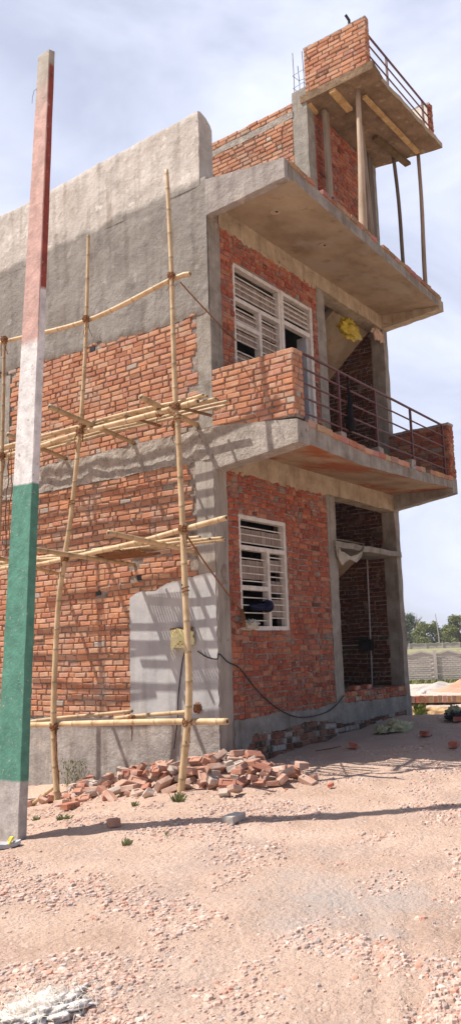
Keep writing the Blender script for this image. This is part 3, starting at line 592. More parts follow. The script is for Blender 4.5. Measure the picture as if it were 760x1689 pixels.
# --- stair head room on the roof
mh = MB(); mh.box((X2a+.012, .25, 7.5), (X2b-.03, 3.4, 10.58)); mh.box((X2b-.02, .03, 7.5), (X3a, .24, 10.53)); mh.box((X2b, 3.2, 7.5), (X3a, 3.4, 10.53)); part('wall_core', mh, 'mortar')
mw = MB(); panel(mw, (X2a, .275, 0), (0, 1, 0), (-1, 0, 0), 3.1, 7.58, 10.34, SUNNY, .2, None, ph=6); part('stair_head_side_wall', mw, 'brick'); mw = MB(); panel(mw, (X2a, .275, 0), (0, 1, 0), (-1, 0, 0), 3.1, 10.46, 10.62, SUNNY, .2, None, ph=6)
part('stair_head_side_wall', mw, 'brick')
rf_ = MB(); rf_.box((X2a+.03, .04, 10.40), (X3a, 3.4, 10.50)); part('roof_deck_light_cover', rf_, 'soffit')  # unseen slab added over the stair head to keep the hall dark
part('ring_beam', conc(MB(), (X2a-.006, .27, 10.34), (X2b, 3.4, 10.46), .08, .010, 14), 'roughconc')
mw = MB(); panel(mw, (X2b-.02, .018, 0), (1, 0, 0), (0, -1, 0), X3a-X2b+.02, 7.6, 10.52, SHADED, .4, None, ph=6); part('stair_head_front_wall', mw, 'brickdark')
ms = MB(); 
M['topsoffit'] = mat('crumbly_concrete_underside', [(.3, (.13, .085, .05)), (.5, (.23, .155, .095)), (.7, (.30, .215, .14))], 2.6, .95, .8, 14, bdist=.04, speck=[(7, .58, .68, (.34, .25, .16)), (4, .60, .72, (.12, .07, .045))])
ts = [(X2a, .12), (3.10, .12), (5.32, .12), (5.42, -.5), (5.55, -1.26), (4.2, -1.235), (3.12, -1.21), (3.08, -1.24), (X2a, -1.24)]
def poly_slab(mb, pts, z0, z1, j=.012, st=.1):
    P = []
    for i, (a, b) in enumerate(pts):
        c, d = pts[(i+1) % len(pts)]; L = sqrt((c-a)**2+(d-b)**2); n = max(1, int(L/st))
        for q in range(n): P.append((a+(c-a)*q/n+(R.uniform(-j, j) if q else 0), b+(d-b)*q/n+(R.uniform(-j, j) if q else 0)))
    n = len(P); mb.add([(x, y, z0+R.uniform(-.004, .004)) for x, y in P]+[(x, y, z1) for x, y in P], [(i, (i+1) % n, n+(i+1) % n, n+i) for i in range(n)], mi=0)
    mb.add([(x, y, z0) for x, y in P], [tuple(range(n))], mi=1); mb.add([(x, y, z1) for x, y in P], [tuple(range(n))], mi=0)
poly_slab(ms, [(x, y) for x, y in ts][::-1], 10.545, 10.64, .014, .16)
part('stair_head_slab', ms, ['beamc', 'topsoffit'])
ed = MB(); ed.hexa([(X2a-.02, .10, 10.515), (X2a-.02, -1.26, 10.515), (3.10, -1.27, 10.515), (3.12, .03, 10.515), (X2a-.02, .10, 10.66), (X2a-.02, -1.26, 10.66), (3.10, -1.27, 10.541), (3.12, .03, 10.541)]); part('slab_lip', ed, 'topsoffit')
upstand(X2a-.01, 2.90, .0, -1.17, 10.665, 11.51, SUNNY, 'brick', False, .12)
conc_ = conc(MB(), (X2a-.012, -1.17, 11.50), (2.90, -.0, 11.525), .06, .010, 3); part('coping', conc_, 'roughconc')
upstand(5.28, 5.42, -.2, -1.17, 10.665, 11.36, SHADED+SUNNY, 'brick', True)
ip = MB(); ip.box((5.262, -1.13, 10.66), (5.279, -.2, 11.35)); part('parapet_render', ip, 'whitepaint')
y3 = lambda x: -1.17
railing((3.50, 4.95), 2.88, 5.30, y3, [zl(11.20, 11.22, 2.8, 5.3), zl(11.02, 11.03, 2.8, 5.3), zl(10.83, 10.84, 2.8, 5.3)], 10.64)
# reinforcement starter bars
for k, (x, y, h) in enumerate(((2.82, .24, .78), (2.99, .235, .62), (2.83, .05, .72), (2.98, .04, .5))):
    b = MB(); b.tube([(x, y, 10.75), (x+.01, y, 11.1), (x-.01+R.uniform(-.02, .02), y, 10.8+h)], .008, 6); part('starter_bar', b, 'rebar')
b = MB()
for z in (10.90, 11.14): b.tube([(2.81, .25, z), (3.0, .245, z+.02), (2.99, .03, z-.02), (2.82, .04, z+.03), (2.81, .25, z)], .005, 5)
part('stirrup', b, 'rebar')
b = MB(); b.tube([(2.84, -.86, 11.47), (2.80, -.88, 11.60), (2.72, -.86, 11.66)], .024, 8); part('drain_pipe', b, 'black')
# ================================================================== windows and door
def frame_bar(par, x0, x1, z0, z1, y0=.02, y1=.10, m='whitepaint', name='frame_bar'):
    b = MB(); b.box((x0, y0, z0), (x1, y1, z1), None, .0015); b.build(name, m, par)
def window(x0, x1, z0, z1, ztr, xm, boards, bars, rail=None):
    wdw = empty('window', (x0, 0, z0)); wdw.parent = H; wdw.matrix_parent_inverse = Matrix(); wdw.location = (0, 0, 0)
    fr = MB(); t = .055
    fr.box((x0, .018, z0), (x0+t, .11, z1)); fr.box((x1-t, .018, z0), (x1, .11, z1)); fr.box((x0+t, .018, z1-t), (x1-t, .11, z1)); fr.box((x0+t, .018, z0), (x1-t, .11, z0+t))
    fr.box((x0+t, .016, ztr-.03), (x1-t, .11, ztr+.03)); fr.box((xm-.035, .014, z0+t), (xm+.025, .112, ztr-.03))
    if rail: fr.box((x0+t, .017, rail-.03), (xm-.035, .11, rail+.03))
    fr.build('frame', 'whitepaint', wdw)
    for (a, b_, c, d, ns) in boards:
        bb = MB(); k = max(1, ns); wd = (b_-a)/k
        for i in range(k): bb.box((a+i*wd+.002, .085, c), (a+(i+1)*wd-.003, .10, d), None, .003)
        bb.build('board', 'board', wdw)
    for (a, b_, z) in bars:
        bb = MB(); bb.box((a, .05, z-.007), (b_, .065, z+.007)); bb.build('bar', 'whitepaint', wdw)
    return wdw
a, b_, m_ = Wx0+.055, Wx1-.055, 1.18
window(Wx0, Wx1, Wz0, Wz1, 2.765, m_, [(a, b_, 2.855, 3.03, 9), (a, m_-.04, 2.36, 2.61, 3), (m_+.03, b_, 2.48, 2.65, 2), (m_+.03, b_, 2.20, 2.36, 2), (m_+.03, b_, 1.87, 2.10, 2)],
       [(a, b_, z) for z in (3.05, 2.95, 2.84)]+[(a, m_-.04, z) for z in (2.63, 2.53, 2.43, 2.33, 2.11, 2.01, 1.91, 1.81)]+[(m_+.03, b_, z) for z in (2.68, 2.58, 2.49, 2.41, 2.30, 2.19, 2.12, 2.03, 1.94, 1.85)], 2.235)
window(.55, 1.75, 5.25, 6.775, 6.25, 1.20, [(.6, 1.69, 6.36, 6.60, 9), (.6, 1.16, 5.98, 6.12, 5), (.6, 1.16, 5.68, 5.84, 5), (.6, 1.16, 5.36, 5.50, 5), (1.23, 1.69, 5.92, 6.14, 4), (1.23, 1.69, 5.6, 5.86, 4), (1.23, 1.69, 5.33, 5.5, 4)],
       [(.6, 1.69, z) for z in (6.61, 6.52, 6.44, 6.35)]+[(.6, 1.16, z) for z in (6.13, 6.05, 5.97, 5.85, 5.76, 5.67, 5.51, 5.42)]+[(1.23, 1.69, z) for z in (6.15, 6.05, 5.95, 5.86, 5.76, 5.66, 5.5)], 5.90)
dr = empty('door_frame', (0, 0, 0)); dr.parent = H
frame_bar(dr, 1.752, 1.83, 4.25, 6.775, .012, .115); frame_bar(dr, 2.58, 2.655, 4.25, 6.775, .012, .115); frame_bar(dr, 1.83, 2.58, 6.72, 6.775); frame_bar(dr, 1.83, 2.58, 6.26, 6.33)
b = MB(); b.box((2.50, .05, 4.25), (2.58, .22, 6.26)); b.build('jamb_lining', 'greypaint', dr)
bb = MB()
for i in range(7): bb.box((1.84+i*.105, .085, 6.42), (1.94+i*.105, .10, 6.64), None, .003)
bb.build('board', 'board', dr)
for z in (6.65, 6.57, 6.49, 6.41): b = MB(); b.box((1.83, .05, z-.01), (2.58, .07, z+.01)); b.build('bar', 'whitepaint', dr)
# room wall behind the windows, its near-black colour stands in for shade
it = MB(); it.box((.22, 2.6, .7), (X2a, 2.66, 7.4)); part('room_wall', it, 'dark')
# ================================================================== scaffold
SC = empty('bamboo_scaffold', (-1.0, .7, -.2), 'bamboo scaffold of lashed poles against the side wall of the house', 'scaffold')
SCL = Vector(SC.location)
def sbuild(mb, name, m, par=None, smooth=True):
    mb.v = [(x-SCL.x, y-SCL.y, z-SCL.z) for x, y, z in mb.v]
    return mb.build(name, m, par or SC, smooth)
def bamboo(pts, r0, r1, name, tone=None, wob=.012, par=None, seg=.09):
    pts = [Vector(p) for p in pts]; P = []
    cum = [0]
    for a, b in zip(pts, pts[1:]): cum.append(cum[-1]+(b-a).length)
    T = cum[-1]; n = max(4, int(T/seg)); tone = tone or R.uniform(.82, 1.08); sd = R.uniform(0, 99); nxt = R.uniform(.1, .3); mb = MB(); rad = []; col = []
    s = 0; S_ = []
    nodes = []
    q = nxt
    while q < T: nodes.append(q); q += R.uniform(.26, .38)
    for i in range(n+1): S_.append(T*i/n)
    for q in nodes: S_ += [q-.018, q-.006, q, q+.006, q+.018]
    S_ = sorted(x for x in set(S_) if 0 <= x <= T)
    for s in S_:
        i = max(0, min(len(pts)-2, next((k for k in range(len(pts)-1) if s <= cum[k+1]+1e-9), len(pts)-2)))
        t = (s-cum[i])/max(1e-6, cum[i+1]-cum[i])
        p0 = pts[max(i-1, 0)]; p1 = pts[i]; p2 = pts[i+1]; p3 = pts[min(i+2, len(pts)-1)]
        p = .5*((2*p1)+(p2-p0)*t+(2*p0-5*p1+4*p2-p3)*t*t+(3*p1-p0-3*p2+p3)*t**3) if len(pts) > 2 else p1.lerp(p2, t)
        p = p+Vector((nz(s*1.1, sd), nz(s*1.1, sd+7), nz(s*1.1, sd+14)))*wob
        P.append(p); r = r0+(r1-r0)*s/T
        dn = min([abs(s-q) for q in nodes] or [9])
        rad.append(r*(1.08 if dn < .008 else (1.0 if dn > .012 else .98)))
        col.append(.66*tone if dn < .008 else tone)
    mb.tube(P, rad, 10, (1, 1, 1), True)
    mb.c = [(c, c*.97, c*.93) for c in col for _ in range(10)]
    # dark discs on the closed ends stand in for shade inside the cane
    for e in (0, -1):
        d = (P[0]-P[1]).normalized() if e == 0 else (P[-1]-P[-2]).normalized(); c = P[e]+d*.001
        mb.tube([c-d*.0005, c+d*.0006], rad[e]*.62, 10, (.16, .11, .07))
    return sbuild(mb, name, 'bamboo', par)
def lash(p, d1, d2, r=.045, n=4, par=None, tails=2):
    """coir rope wound round a crossing of two poles with directions d1, d2"""
    p = Vector(p); d1 = Vector(d1).normalized(); d2 = Vector(d2).normalized(); mb = MB()
    for d in (d1, d2, (d1+d2).normalized()):
        a = d.cross(Vector((.3, .5, .8))).normalized(); b = d.cross(a)
        P = []
        for i in range(n*10+1):
            t = 2*pi*i/10; rr = r*R.uniform(.95, 1.15); P.append(p+a*cos(t)*rr+b*sin(t)*rr+d*((i/(n*10)-.5)*.085))
        mb.tube(P, .0075, 5, cap=False)
    for k in range(tails):
        q = p+Vector((R.uniform(-.04, .02), R.uniform(-.04, .04), -.03)); P = [q]
        for i in range(5): q = q+Vector((R.uniform(-.02, .02), R.uniform(-.02, .02), -R.uniform(.02, .06))); P.append(q)
        mb.tube(P, .005, 5)
    return sbuild(mb, 'rope_lashing', 'rope', par)
def on3(l): return [on(px, py, 'X', X) for px, py, X in l]
up2 = on3([(297, 1308, -1.0), (312, 1150, -.97), (306, 985, -.92), (301, 870, -.88), (293, 700, -.82), (289, 660, -.80), (283, 455, -.75), (275, 280, -.70)])
up1 = on3([(96, 1328, -1.0), (89, 1190, -1.0), (95, 1020, -.95), (107, 920, -.93), (119, 840, -.90), (134, 690, -.86), (142.5, 530, -.80), (146, 388, -.76)])
up3 = on3([(-24, 1330, -1.0), (-10, 1050, -.95), (0, 850, -.92), (5, 700, -.88), (8, 556, -.84)])
for P in (up1, up2, up3): P[0].z = ground(P[0].x, P[0].y)-.05
bamboo(up2, .041, .026, 'upright', 1.0, .006); bamboo(up1, .040, .022, 'upright', .98, .006); bamboo(up3, .036, .024, 'upright', .78, .006)
L1 = on3([(-60, 592, -.80), (0, 566, -.80), (143, 529, -.76), (283, 461, -.72), (314, 452, -.68)]); bamboo(L1, .027, .032, 'ledger', 1.05, .006)
L2 = on3([(-60, 776, -.83), (0, 755, -.83), (60, 738, -.82), (140, 712, -.80), (260, 681, -.76), (326, 662, -.74)]); bamboo(L2, .030, .036, 'ledger', 1.02, .006)
L3 = on3([(-60, 945, -.90), (0, 938, -.90), (55, 932, -.89), (107, 922, -.88), (220, 896, -.85), (300, 874, -.83), (373, 854, -.82)]); bamboo(L3, .026, .033, 'ledger', 1.05, .006)
L4 = on3([(-60, 1200, -.95), (48, 1196, -.95), (217, 1191, -.93), (312, 1190, -.92), (375, 1190, -.92)]); bamboo(L4, .034, .036, 'ledger', 1.06, .005)
L5 = on3([(48, 1191, -.85), (120, 1183, -.72), (218, 1173, -.55)]); bamboo(L5, .026, .022, 'ledger', .85)
L6 = on3([(190, 1185, -.80), (250, 1180, -.75), (312, 1174, -.72)]); bamboo(L6, .026, .026, 'ledger', .92)
bamboo(on3([(20, 1352, -.9), (46, 1332, -.9), (93, 1296, -.95)]), .026, .022, 'brace', .95)
bamboo(on3([(-30, 930, -.8), (30, 926, -.8), (112, 921, -.75)]), .024, .022, 'ledger', .95)
# putlogs into the wall
def putlog(a, b, r0, r1, tone=.8): bamboo([a, b], r0, r1, 'putlog', tone, .008)
putlog(on(232.6, 654.7, 'Y', .26), (.02, .26, 4.35), .038, .034, .88)
putlog(on(82, 670, 'Y', 1.41), (.02, 1.41, 4.32), .036, .032, .72)
putlog((-1.1, 2.75, 4.47), (.02, 2.80, 4.32), .034, .032, .7)
putlog(on(179, 878, 'Y', .34), (.02, .34, 2.68), .030, .028, .98)
putlog(on(55, 906, 'Y', 1.42), (.02, 1.42, 2.62), .030, .028, .85)
putlog((-1.2, 2.9, 2.78), (.02, 2.9, 2.6), .030, .028, .85)
# platform poles
for i, (x, ya, z, t) in enumerate(((-.71, -.42, 4.445, 1), (-.61, -.40, 4.455, .95), (-.52, -.47, 4.43, .85), (-.42, -.42, 4.45, .9), (-.32, -.52, 4.44, .8), (-.22, -.38, 4.43, .8))):
    bamboo([(x, ya, z), (x-.02, 1.4, z+.02), (x+.01, 3.0, z+.03), (x, 4.9, z+.04)], .020, .025, 'platform_pole', t, .02)
for i, (x, ya, yb, z, t) in enumerate(((-.72, -.12, 4.3, 2.75, 1), (-.62, -.25, 2.0, 2.765, .95), (-.50, -.30, 2.1, 2.74, .8), (-.40, -.42, 4.2, 2.75, .85), (-.28, -.35, 1.5, 2.74, .9), (-.55, 1.4, 4.6, 2.77, .9))):
    bamboo([(x, ya, z), (x-.02, (ya+yb)/2, z+.01), (x, yb, z+.02)], .019, .024, 'platform_pole', t, .02)
for a, b in (((-.80, .05, 4.40), (-.15, -.10, 4.375)), ((-.82, .78, 4.41), (-.2, .72, 4.385)), ((-.8, 1.0, 2.71), (-.2, 1.05, 2.69))):
    t = MB(); t.tube([a, b], .020, 7, (.55, .42, .3)); sbuild(t, 'cross_stick', 'log')
mt = MB()
for k in range(16): 
    y = .75+k*.045; mt.tube([(-.70, y, 2.70), (-.45, y+.03, 2.665), (-.22, y, 2.69)], .016, 5)
sbuild(mt, 'coir_mat', 'rope')
for P, Q, i, j in ((up2, L1, 6, 4), (up1, L1, 6, 2), (up3, L1, 4, 1), (up2, L2, 5, 4), (up1, L2, 5, 3), (up3, L2, 3, 1), (up2, L3, 3, 5), (up1, L3, 3, 3), (up2, L4, 1, 3), (up1, L4, 1, 1), (up3, L4, 1, 0)):
    p = Q[j]; 
    # point of the upright nearest in height
    k = min(range(len(P)-1), key=lambda q: abs((P[q].z+P[q+1].z)/2-p.z)); t = max(0, min(1, (p.z-P[k].z)/(P[k+1].z-P[k].z))); u = P[k].lerp(P[k+1], t)
    lash(u, P[k+1]-P[k], (0, 1, .05), .041, 3, None, 3)
for p in (on(262, 681, 'X', -.74), on(217, 1187, 'X', -.88), on(136, 700, 'X', -.84), on(289, 700, 'X', -.8)): lash(p, (0, 1, 0), (1, 0, .1), .042, 3)
for p, d in ((up2[2], 1), (up2[4], 1), (up1[4], 1)): lash(p+Vector((0, 0, .1)), (0, 0, 1), (0.05, 0, 1), .037, 2, None, 0)
r_ = MB()
for dy in (0, .035, -.03):
    q = on(92, 1200, 'X', -1.0)+Vector((0, dy, 0)); P = [q]
    for i in range(9 if dy == 0 else 5): q = q+Vector((R.uniform(-.02, .02), R.uniform(-.02, .02), -.075)); P.append(q)
    r_.tube(P, .009, 5)
sbuild(r_, 'hanging_rope', 'rope')
r_ = MB()
for dy in (0, .03, .07):
    q = Vector((-.84, 2.95+dy, 4.38)); P = [q]
    for i in range(16): q = q+Vector((R.uniform(-.02, .02), R.uniform(-.02, .02), -.09)); P.append(q)
    r_.tube(P, .008, 5)
sbuild(r_, 'hanging_rope', 'rope')
# guy ropes to the windows
def sag(a, b, s, n=14): a, b = Vector(a), Vector(b); return [a.lerp(b, i/n)-Vector((0, 0, s*4*(i/n)*(1-i/n))) for i in range(n+1)]
r_ = MB(); r_.tube(sag(on(297, 465, 'X', -.76), (.56, .0, 5.62), .02), .010, 6); sbuild(r_, 'guy_rope', 'rope')
r_ = MB(); r_.tube(sag(on(303, 876, 'X', -.88), (.46, -.02, 1.93), .03), .011, 6)
for k in range(3): r_.tube([(.46+.02*k, -.02, 1.95), (.42+.03*k, -.06, 1.84), (.45+.02*k, -.05, 1.72), (.49, -.03, 1.78), (.48, -.02, 1.9)], .009, 5)
sbuild(r_, 'guy_rope', 'rope')
# ================================================================== painted pole
pb = on(29, 1388, 'Z', -.17); hd = ray(29, 1388); hd.z = 0
vd = Vector((pb.x-CAM.x, pb.y-CAM.y, 0)); vl = vd.length; vd.normalize()
d_ = ray(82, 82); t_ = vl/(d_.x*vd.x+d_.y*vd.y); ptp = CAM+d_*t_
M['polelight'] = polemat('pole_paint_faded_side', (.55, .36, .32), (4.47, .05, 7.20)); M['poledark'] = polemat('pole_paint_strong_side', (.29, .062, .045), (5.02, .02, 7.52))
po = MB(); n = 40; vsn = []
for i in range(n+1):
    t = i/n; c = pb.lerp(ptp, t)-Vector((0, 0, .25*(1-t))); wy = .37+(.185-.37)*t; wx = .098+(.078-.098)*t
    jj = lambda k: .0035*nz(c.z*4, k)+.003*nz(c.z*17, k)
    ch = .008
    ring = [(-0+ch, 0), (wx-ch, 0), (wx, ch), (wx, wy-ch), (wx-ch, wy), (ch, wy), (0, wy-ch), (0, ch)]
    top = 0.03*nz(i, 3) if i == n else 0
    vsn += [(c.x+x+jj(k), c.y+y+jj(k+9), c.z+(R.uniform(-.02, .03) if i == n else 0)) for k, (x, y) in enumerate(ring)]
fs = []; mi = []
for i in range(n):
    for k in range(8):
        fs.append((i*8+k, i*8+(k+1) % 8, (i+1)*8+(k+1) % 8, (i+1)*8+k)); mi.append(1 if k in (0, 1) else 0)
fs.append(tuple(n*8+k for k in range(8))); mi.append(0)
po.add(vsn, fs); po.mi = mi; Z0 = Vector((pb.x, pb.y, 0))
pe = empty('painted_pole', (pb.x, pb.y, ground(pb.x, pb.y)), 'concrete pole painted with faded red, white and green bands', 'pole')
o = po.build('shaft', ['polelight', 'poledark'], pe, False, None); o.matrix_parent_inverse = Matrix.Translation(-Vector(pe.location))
wr = MB(); q = pb.lerp(ptp, .953); wr.tube([q+Vector((0, .18, 0)), q+Vector((-.01, .21, -.02)), q+Vector((-.01, .235, -.08)), q+Vector((-.01, .24, -.15))], .0028, 5)
o = wr.build('loose_wire', 'rebar', pe); o.matrix_parent_inverse = Matrix.Translation(-Vector(pe.location))
# ================================================================== loose bricks: heap
def brick_mesh(L=.228, W=.108, Hh=.07, col=(.45, .2, .13), frog=True, broken=0):
    mb = MB(); x, y, z = L/2, W/2, Hh/2; J = lambda s=.004: R.uniform(-s, s); c = .007
    if broken: x *= R.uniform(.45, .8)
    vs = []
    for zz, ii in ((-z, 1), (-z+c, 0), (z-c, 0), (z, 1)):
        for a, b in ((-1, -1), (1, -1), (1, 1), (-1, 1)):
            sl_ = (R.uniform(-.03, .01) if broken and a > 0 else 0)
            vs.append((a*(x-c*ii)+J()+sl_, b*(y-c*ii)+J(), zz+J(.002)))
    fs = [(0, 3, 2, 1)]+[(k*4+i, k*4+(i+1) % 4, (k+1)*4+(i+1) % 4, (k+1)*4+i) for k in range(3) for i in range(4)]
    if frog:   # shallow frog on the top face
        o = 12; fx, fy = x*.66, y*.55
        for a, b in ((-1, -1), (1, -1), (1, 1), (-1, 1)): vs.append((a*fx, b*fy, z))
        for a, b in ((-1, -1), (1, -1), (1, 1), (-1, 1)): vs.append((a*fx*.85, b*fy*.75, z-.012))
        fs += [(12+i, 12+(i+1) % 4, 16+(i+1) % 4, 16+i) for i in range(4)]+[(16+i, 16+(i+1) % 4, 20+(i+1) % 4, 20+i) for i in range(4)]+[(20, 21, 22, 23)]
    else: fs.append((12, 13, 14, 15))
    return mb.add(vs, fs, col)
LB = [(.47, .26, .19), (.52, .31, .235), (.45, .22, .155), (.50, .34, .27), (.54, .41, .34), (.42, .19, .135), (.49, .41, .36), (.53, .44, .385)]
protos = []
for k in range(20):
    mb = brick_mesh(col=LB[k % 8], frog=k % 3 != 1, broken=(k % 2 == 0)); me = mb.build('brick', 'loosebrick'); protos.append(me.data); bpy.data.objects.remove(me)
hm = {}
cell = .04
def cells(x, y, r=.075):
    i0, i1 = int(math.floor((x-r)/cell)), int(math.floor((x+r)/cell)); j0, j1 = int(math.floor((y-r)/cell)), int(math.floor((y+r)/cell))
    return [(i, j) for i in range(i0, i1+1) for j in range(j0, j1+1) if ((i+.5)*cell-x)**2+((j+.5)*cell-y)**2 < (r+.02)**2]
def Hh(i, j):
    return hm.get((i, j), None) if (i, j) in hm else ground((i+.5)*cell, (j+.5)*cell)
def put_brick(x, y, label, group, tilt=.35, me=None, yaw=None, z=None, scale=1, stand=False):
    cs = cells(x, y); hs = sorted(Hh(i, j) for i, j in cs); base = hs[int(len(hs)*.72)]
    o = bpy.data.objects.new('brick', me or R.choice(protos)); COL.objects.link(o)
    rot = Matrix.Rotation(yaw if yaw is not None else R.uniform(0, 2*pi), 4, 'Z') @ Matrix.Rotation(R.gauss(0, tilt), 4, 'X') @ Matrix.Rotation(R.gauss(0, tilt*.8)+(pi/2 if stand else 0), 4, 'Y')
    zz = base+.03 if z is None else z
    o.matrix_world = Matrix.Translation((x, y, zz)) @ rot @ Matrix.Scale(scale, 4)
    tag(o, label, 'brick', group)
    for c in cs: hm[c] = max(Hh(*c), zz+.022)
    return o
HEAP = 'broken or whole red brick lying in the heap at the foot of the house corner'
cnt = 0
def inhouse(x, y): return x > -.10 and y > -.10
for k in range(2600):
    if cnt >= 215: break
    u = R.random()
    # heap ridge from near bamboo1 to the right past the corner
    t = R.random(); 
    cy = 2.15-3.15*t; cx = -.44+.16*t
    w_ = .36 if t < .75 else .30
    x = cx+R.gauss(0, w_*.72); y = cy+R.gauss(0, .14)
    dens = .25+.75*ss(.0, .45, t)
    if t > .93: dens *= .6
    if R.random() > dens or inhouse(x, y) or x < -1.15: continue
    if x > -.12 and y > -.12: continue
    top = max(Hh(*c) for c in cells(x, y))
    lim = ground(x, y)+.10*ss(0, .45, t)*ss(.95, .72, t)*ss(-1.0, -.35, x)+.055
    if top > lim: continue
    put_brick(x, y, HEAP, 'bricks of the rubble heap', .42, scale=R.uniform(.78, 1.0)); cnt += 1
def gp(px, py, it=6):
    z = 0
    for _ in range(it): p = on(px, py, 'Z', z); z = ground(p.x, p.y)
    return on(px, py, 'Z', z)
def loner(px, py, label, tilt=.1, k=1, yaw=.6, col=None, frog=False, broken=False, stand=False, scale=1):
    p = gp(px, py); mb = brick_mesh(col=col or LB[k], frog=frog, broken=broken); tmp = mb.build('brick', 'loosebrick'); me = tmp.data; bpy.data.objects.remove(tmp)
    return put_brick(p.x, p.y, label, 'loose bricks around the house', tilt, me, yaw, None, scale, stand)
bgk = loner(116, 1334, 'red brick standing on edge at the left tip of the heap with stamped letters', .03, 2, 0.15, (.46, .20, .13))
loner(188, 1364, 'small broken brick lying alone in front of the heap', .1, 0, 1.0, broken=True)
loner(386, 1355, 'single pale grey brick lying on the open ground in front of the heap', .05, 6, .1, (.50, .47, .44))
loner(498, 1284, 'brick with a pale top just beyond the right end of the heap', .2, 3, .8)
loner(514, 1287, 'half brick standing at the right end beyond the heap', .1, 2, .2, broken=True)
loner(487, 1264, 'dusty half buried brick beside the front footing', .1, 6, .5, broken=True)
loner(606, 1186, 'left one of two bricks lying against the plinth of the stair bay', .15, 2, .4, (.40, .12, .08)); loner(630, 1184, 'right one of two bricks lying against the plinth of the stair bay', .2, 2, 1.2, (.40, .12, .08))
loner(583, 1234, 'red brick in the shade left of the crumpled sack', .15, 2, .3, (.40, .12, .08))
loner(703, 1217, 'thin red brick piece in the shade right of the crumpled sack', .1, 2, -.3, (.36, .10, .07), broken=True)
loner(748, 1234, 'red brick lying in the shade at the right edge of the picture', .1, 2, .2, (.40, .12, .08)); loner(756, 1199, 'red brick in front of the dark bag at the right edge', .1, 5, .2, (.40, .12, .08))
loner(566, 1206, 'long brick leaning low against the footing', .3, 5, -.5, (.26, .13, .10)); loner(552, 1215, 'dusty brick beside the one leaning on the footing', .25, 5, -.3, (.28, .16, .12))
loner(545, 1298, 'small red brick shard on the sunny ground right of the heap', .2, 2, .2, (.5, .14, .08), broken=True, scale=.5)
for (x, lab) in ((3.75, 'brick lying flat on the doorway threshold'), (4.15, 'second brick lying flat on the doorway threshold beside the first')):
    me = brick_mesh(col=(.42, .13, .08), frog=False).build('brick', 'loosebrick'); me.location = (x-.15, .13, .79); me.rotation_euler = (0, 0, .1); tag(me, lab, 'brick', 'loose bricks around the house')
# stamped letters on the upright brick
fc_ = bpy.data.curves.new('letters', 'FONT'); fc_.body = '(GK)'; fc_.size = .055; fc_.extrude = .001; fc_.align_x = 'CENTER'; fc_.align_y = 'CENTER'
fo = bpy.data.objects.new('tmp', fc_); COL.objects.link(fo); dg = bpy.context.evaluated_depsgraph_get(); fm = bpy.data.meshes.new_from_object(fo.evaluated_get(dg)); bpy.data.objects.remove(fo)
fm.materials.clear(); fm.materials.append(M['rope']); lo_ = bpy.data.objects.new('stamped_letters', fm); COL.objects.link(lo_); lo_.parent = bgk
lo_.location = (.0, -.0585, 0); lo_.rotation_euler = (pi/2, 0, 0)
# ================================================================== gravel (stuff)
def stone(mb, x, y, z, s, col):
    n = R.choice((5, 6)); a0 = R.uniform(0, 6.28); fl = R.uniform(.22, .55); ax = R.uniform(.6, 1)
    lo = []; hi = []
    for i in range(n):
        a = a0+2*pi*i/n; r = s*R.uniform(.75, 1.1)
        lo.append((x+cos(a)*r, y+sin(a)*r*ax, z-s*.3)); hi.append((x+cos(a)*r*.65+R.uniform(-.1, .1)*s, y+sin(a)*r*ax*.65, z-s*.08+s*fl*R.uniform(.6, 1.1)))
    mb.add(lo+hi+[(x, y, z+s*fl*R.uniform(.9, 1.15))], [(i, (i+1) % n, n+(i+1) % n, n+i) for i in range(n)]+[(n+i, n+(i+1) % n, 2*n) for i in range(n)], col)
GC = [(.54, .385, .32), (.57, .42, .355), (.50, .355, .30), (.56, .40, .335), (.51, .395, .345), (.44, .37, .34), (.60, .475, .415), (.50, .29, .225), (.42, .32, .285), (.55, .405, .34)]
gr = MB(); made = 0
fx, fy = _f.x, _f.y; fl_ = sqrt(fx*fx+fy*fy); fx /= fl_; fy /= fl_
tries = 0
while made < 36000 and tries < 260000:
    tries += 1
    # choose along picture-independent plan density: more near the camera footpath, clustered by noise
    dd = 2.6+8.5*(R.random()**1.7); ss_ = R.uniform(-.36, .36)*dd*1.15
    x = CAM.x+fx*dd+fy*ss_; y = CAM.y+fy*dd-fx*ss_
    if x > -.05 and y > -.02: continue
    cl = nz(x*1.1, y*1.1, 5)+.5*nz(x*3.2, y*3.2, 8)
    if R.random() > .22+2.2*max(-.09, cl): continue
    s = R.choice((.004, .005, .006, .008, .010, .013, .017, .022))*R.uniform(.7, 1.3)*(1 if cl < .1 else 1.35)
    if R.random() < .02: s = R.uniform(.02, .034)
    c = R.choice(GC); t = R.uniform(.9, 1.2); stone(gr, x, y, ground(x, y), s, tuple(q*t for q in c)); made += 1
# thin scatter of stones in the shaded strip before the front wall
for k in range(900):
    x = R.uniform(-.6, 6.5); y = R.uniform(-3.8, -.05); s = R.choice((.008, .012, .018, .026))*R.uniform(.7, 1.2)
    c = R.choice(GC); stone(gr, x, y, ground(x, y), s, tuple(q*.95 for q in c))
for k in range(500):   # brick crumbs round the heap
    x = R.gauss(-.75, .35); y = R.uniform(-1.3, 2.3)
    if x > -.05 and y > -.02: continue
    s = R.choice((.008, .012, .02, .03)); c = R.choice(LB); stone(gr, x, y, max(ground(x, y), 0*x-.9), s, c)
M['gravel'] = mat('gravel', [(.3, (.85, .84, .83)), (.7, (1.12, 1.1, 1.08))], 30, .95, .3, 90, True, spec=.1)
tag(gr.build('gravel', 'gravel'), 'scattered crushed brick and stone chips on the street', None, None, 'stuff')
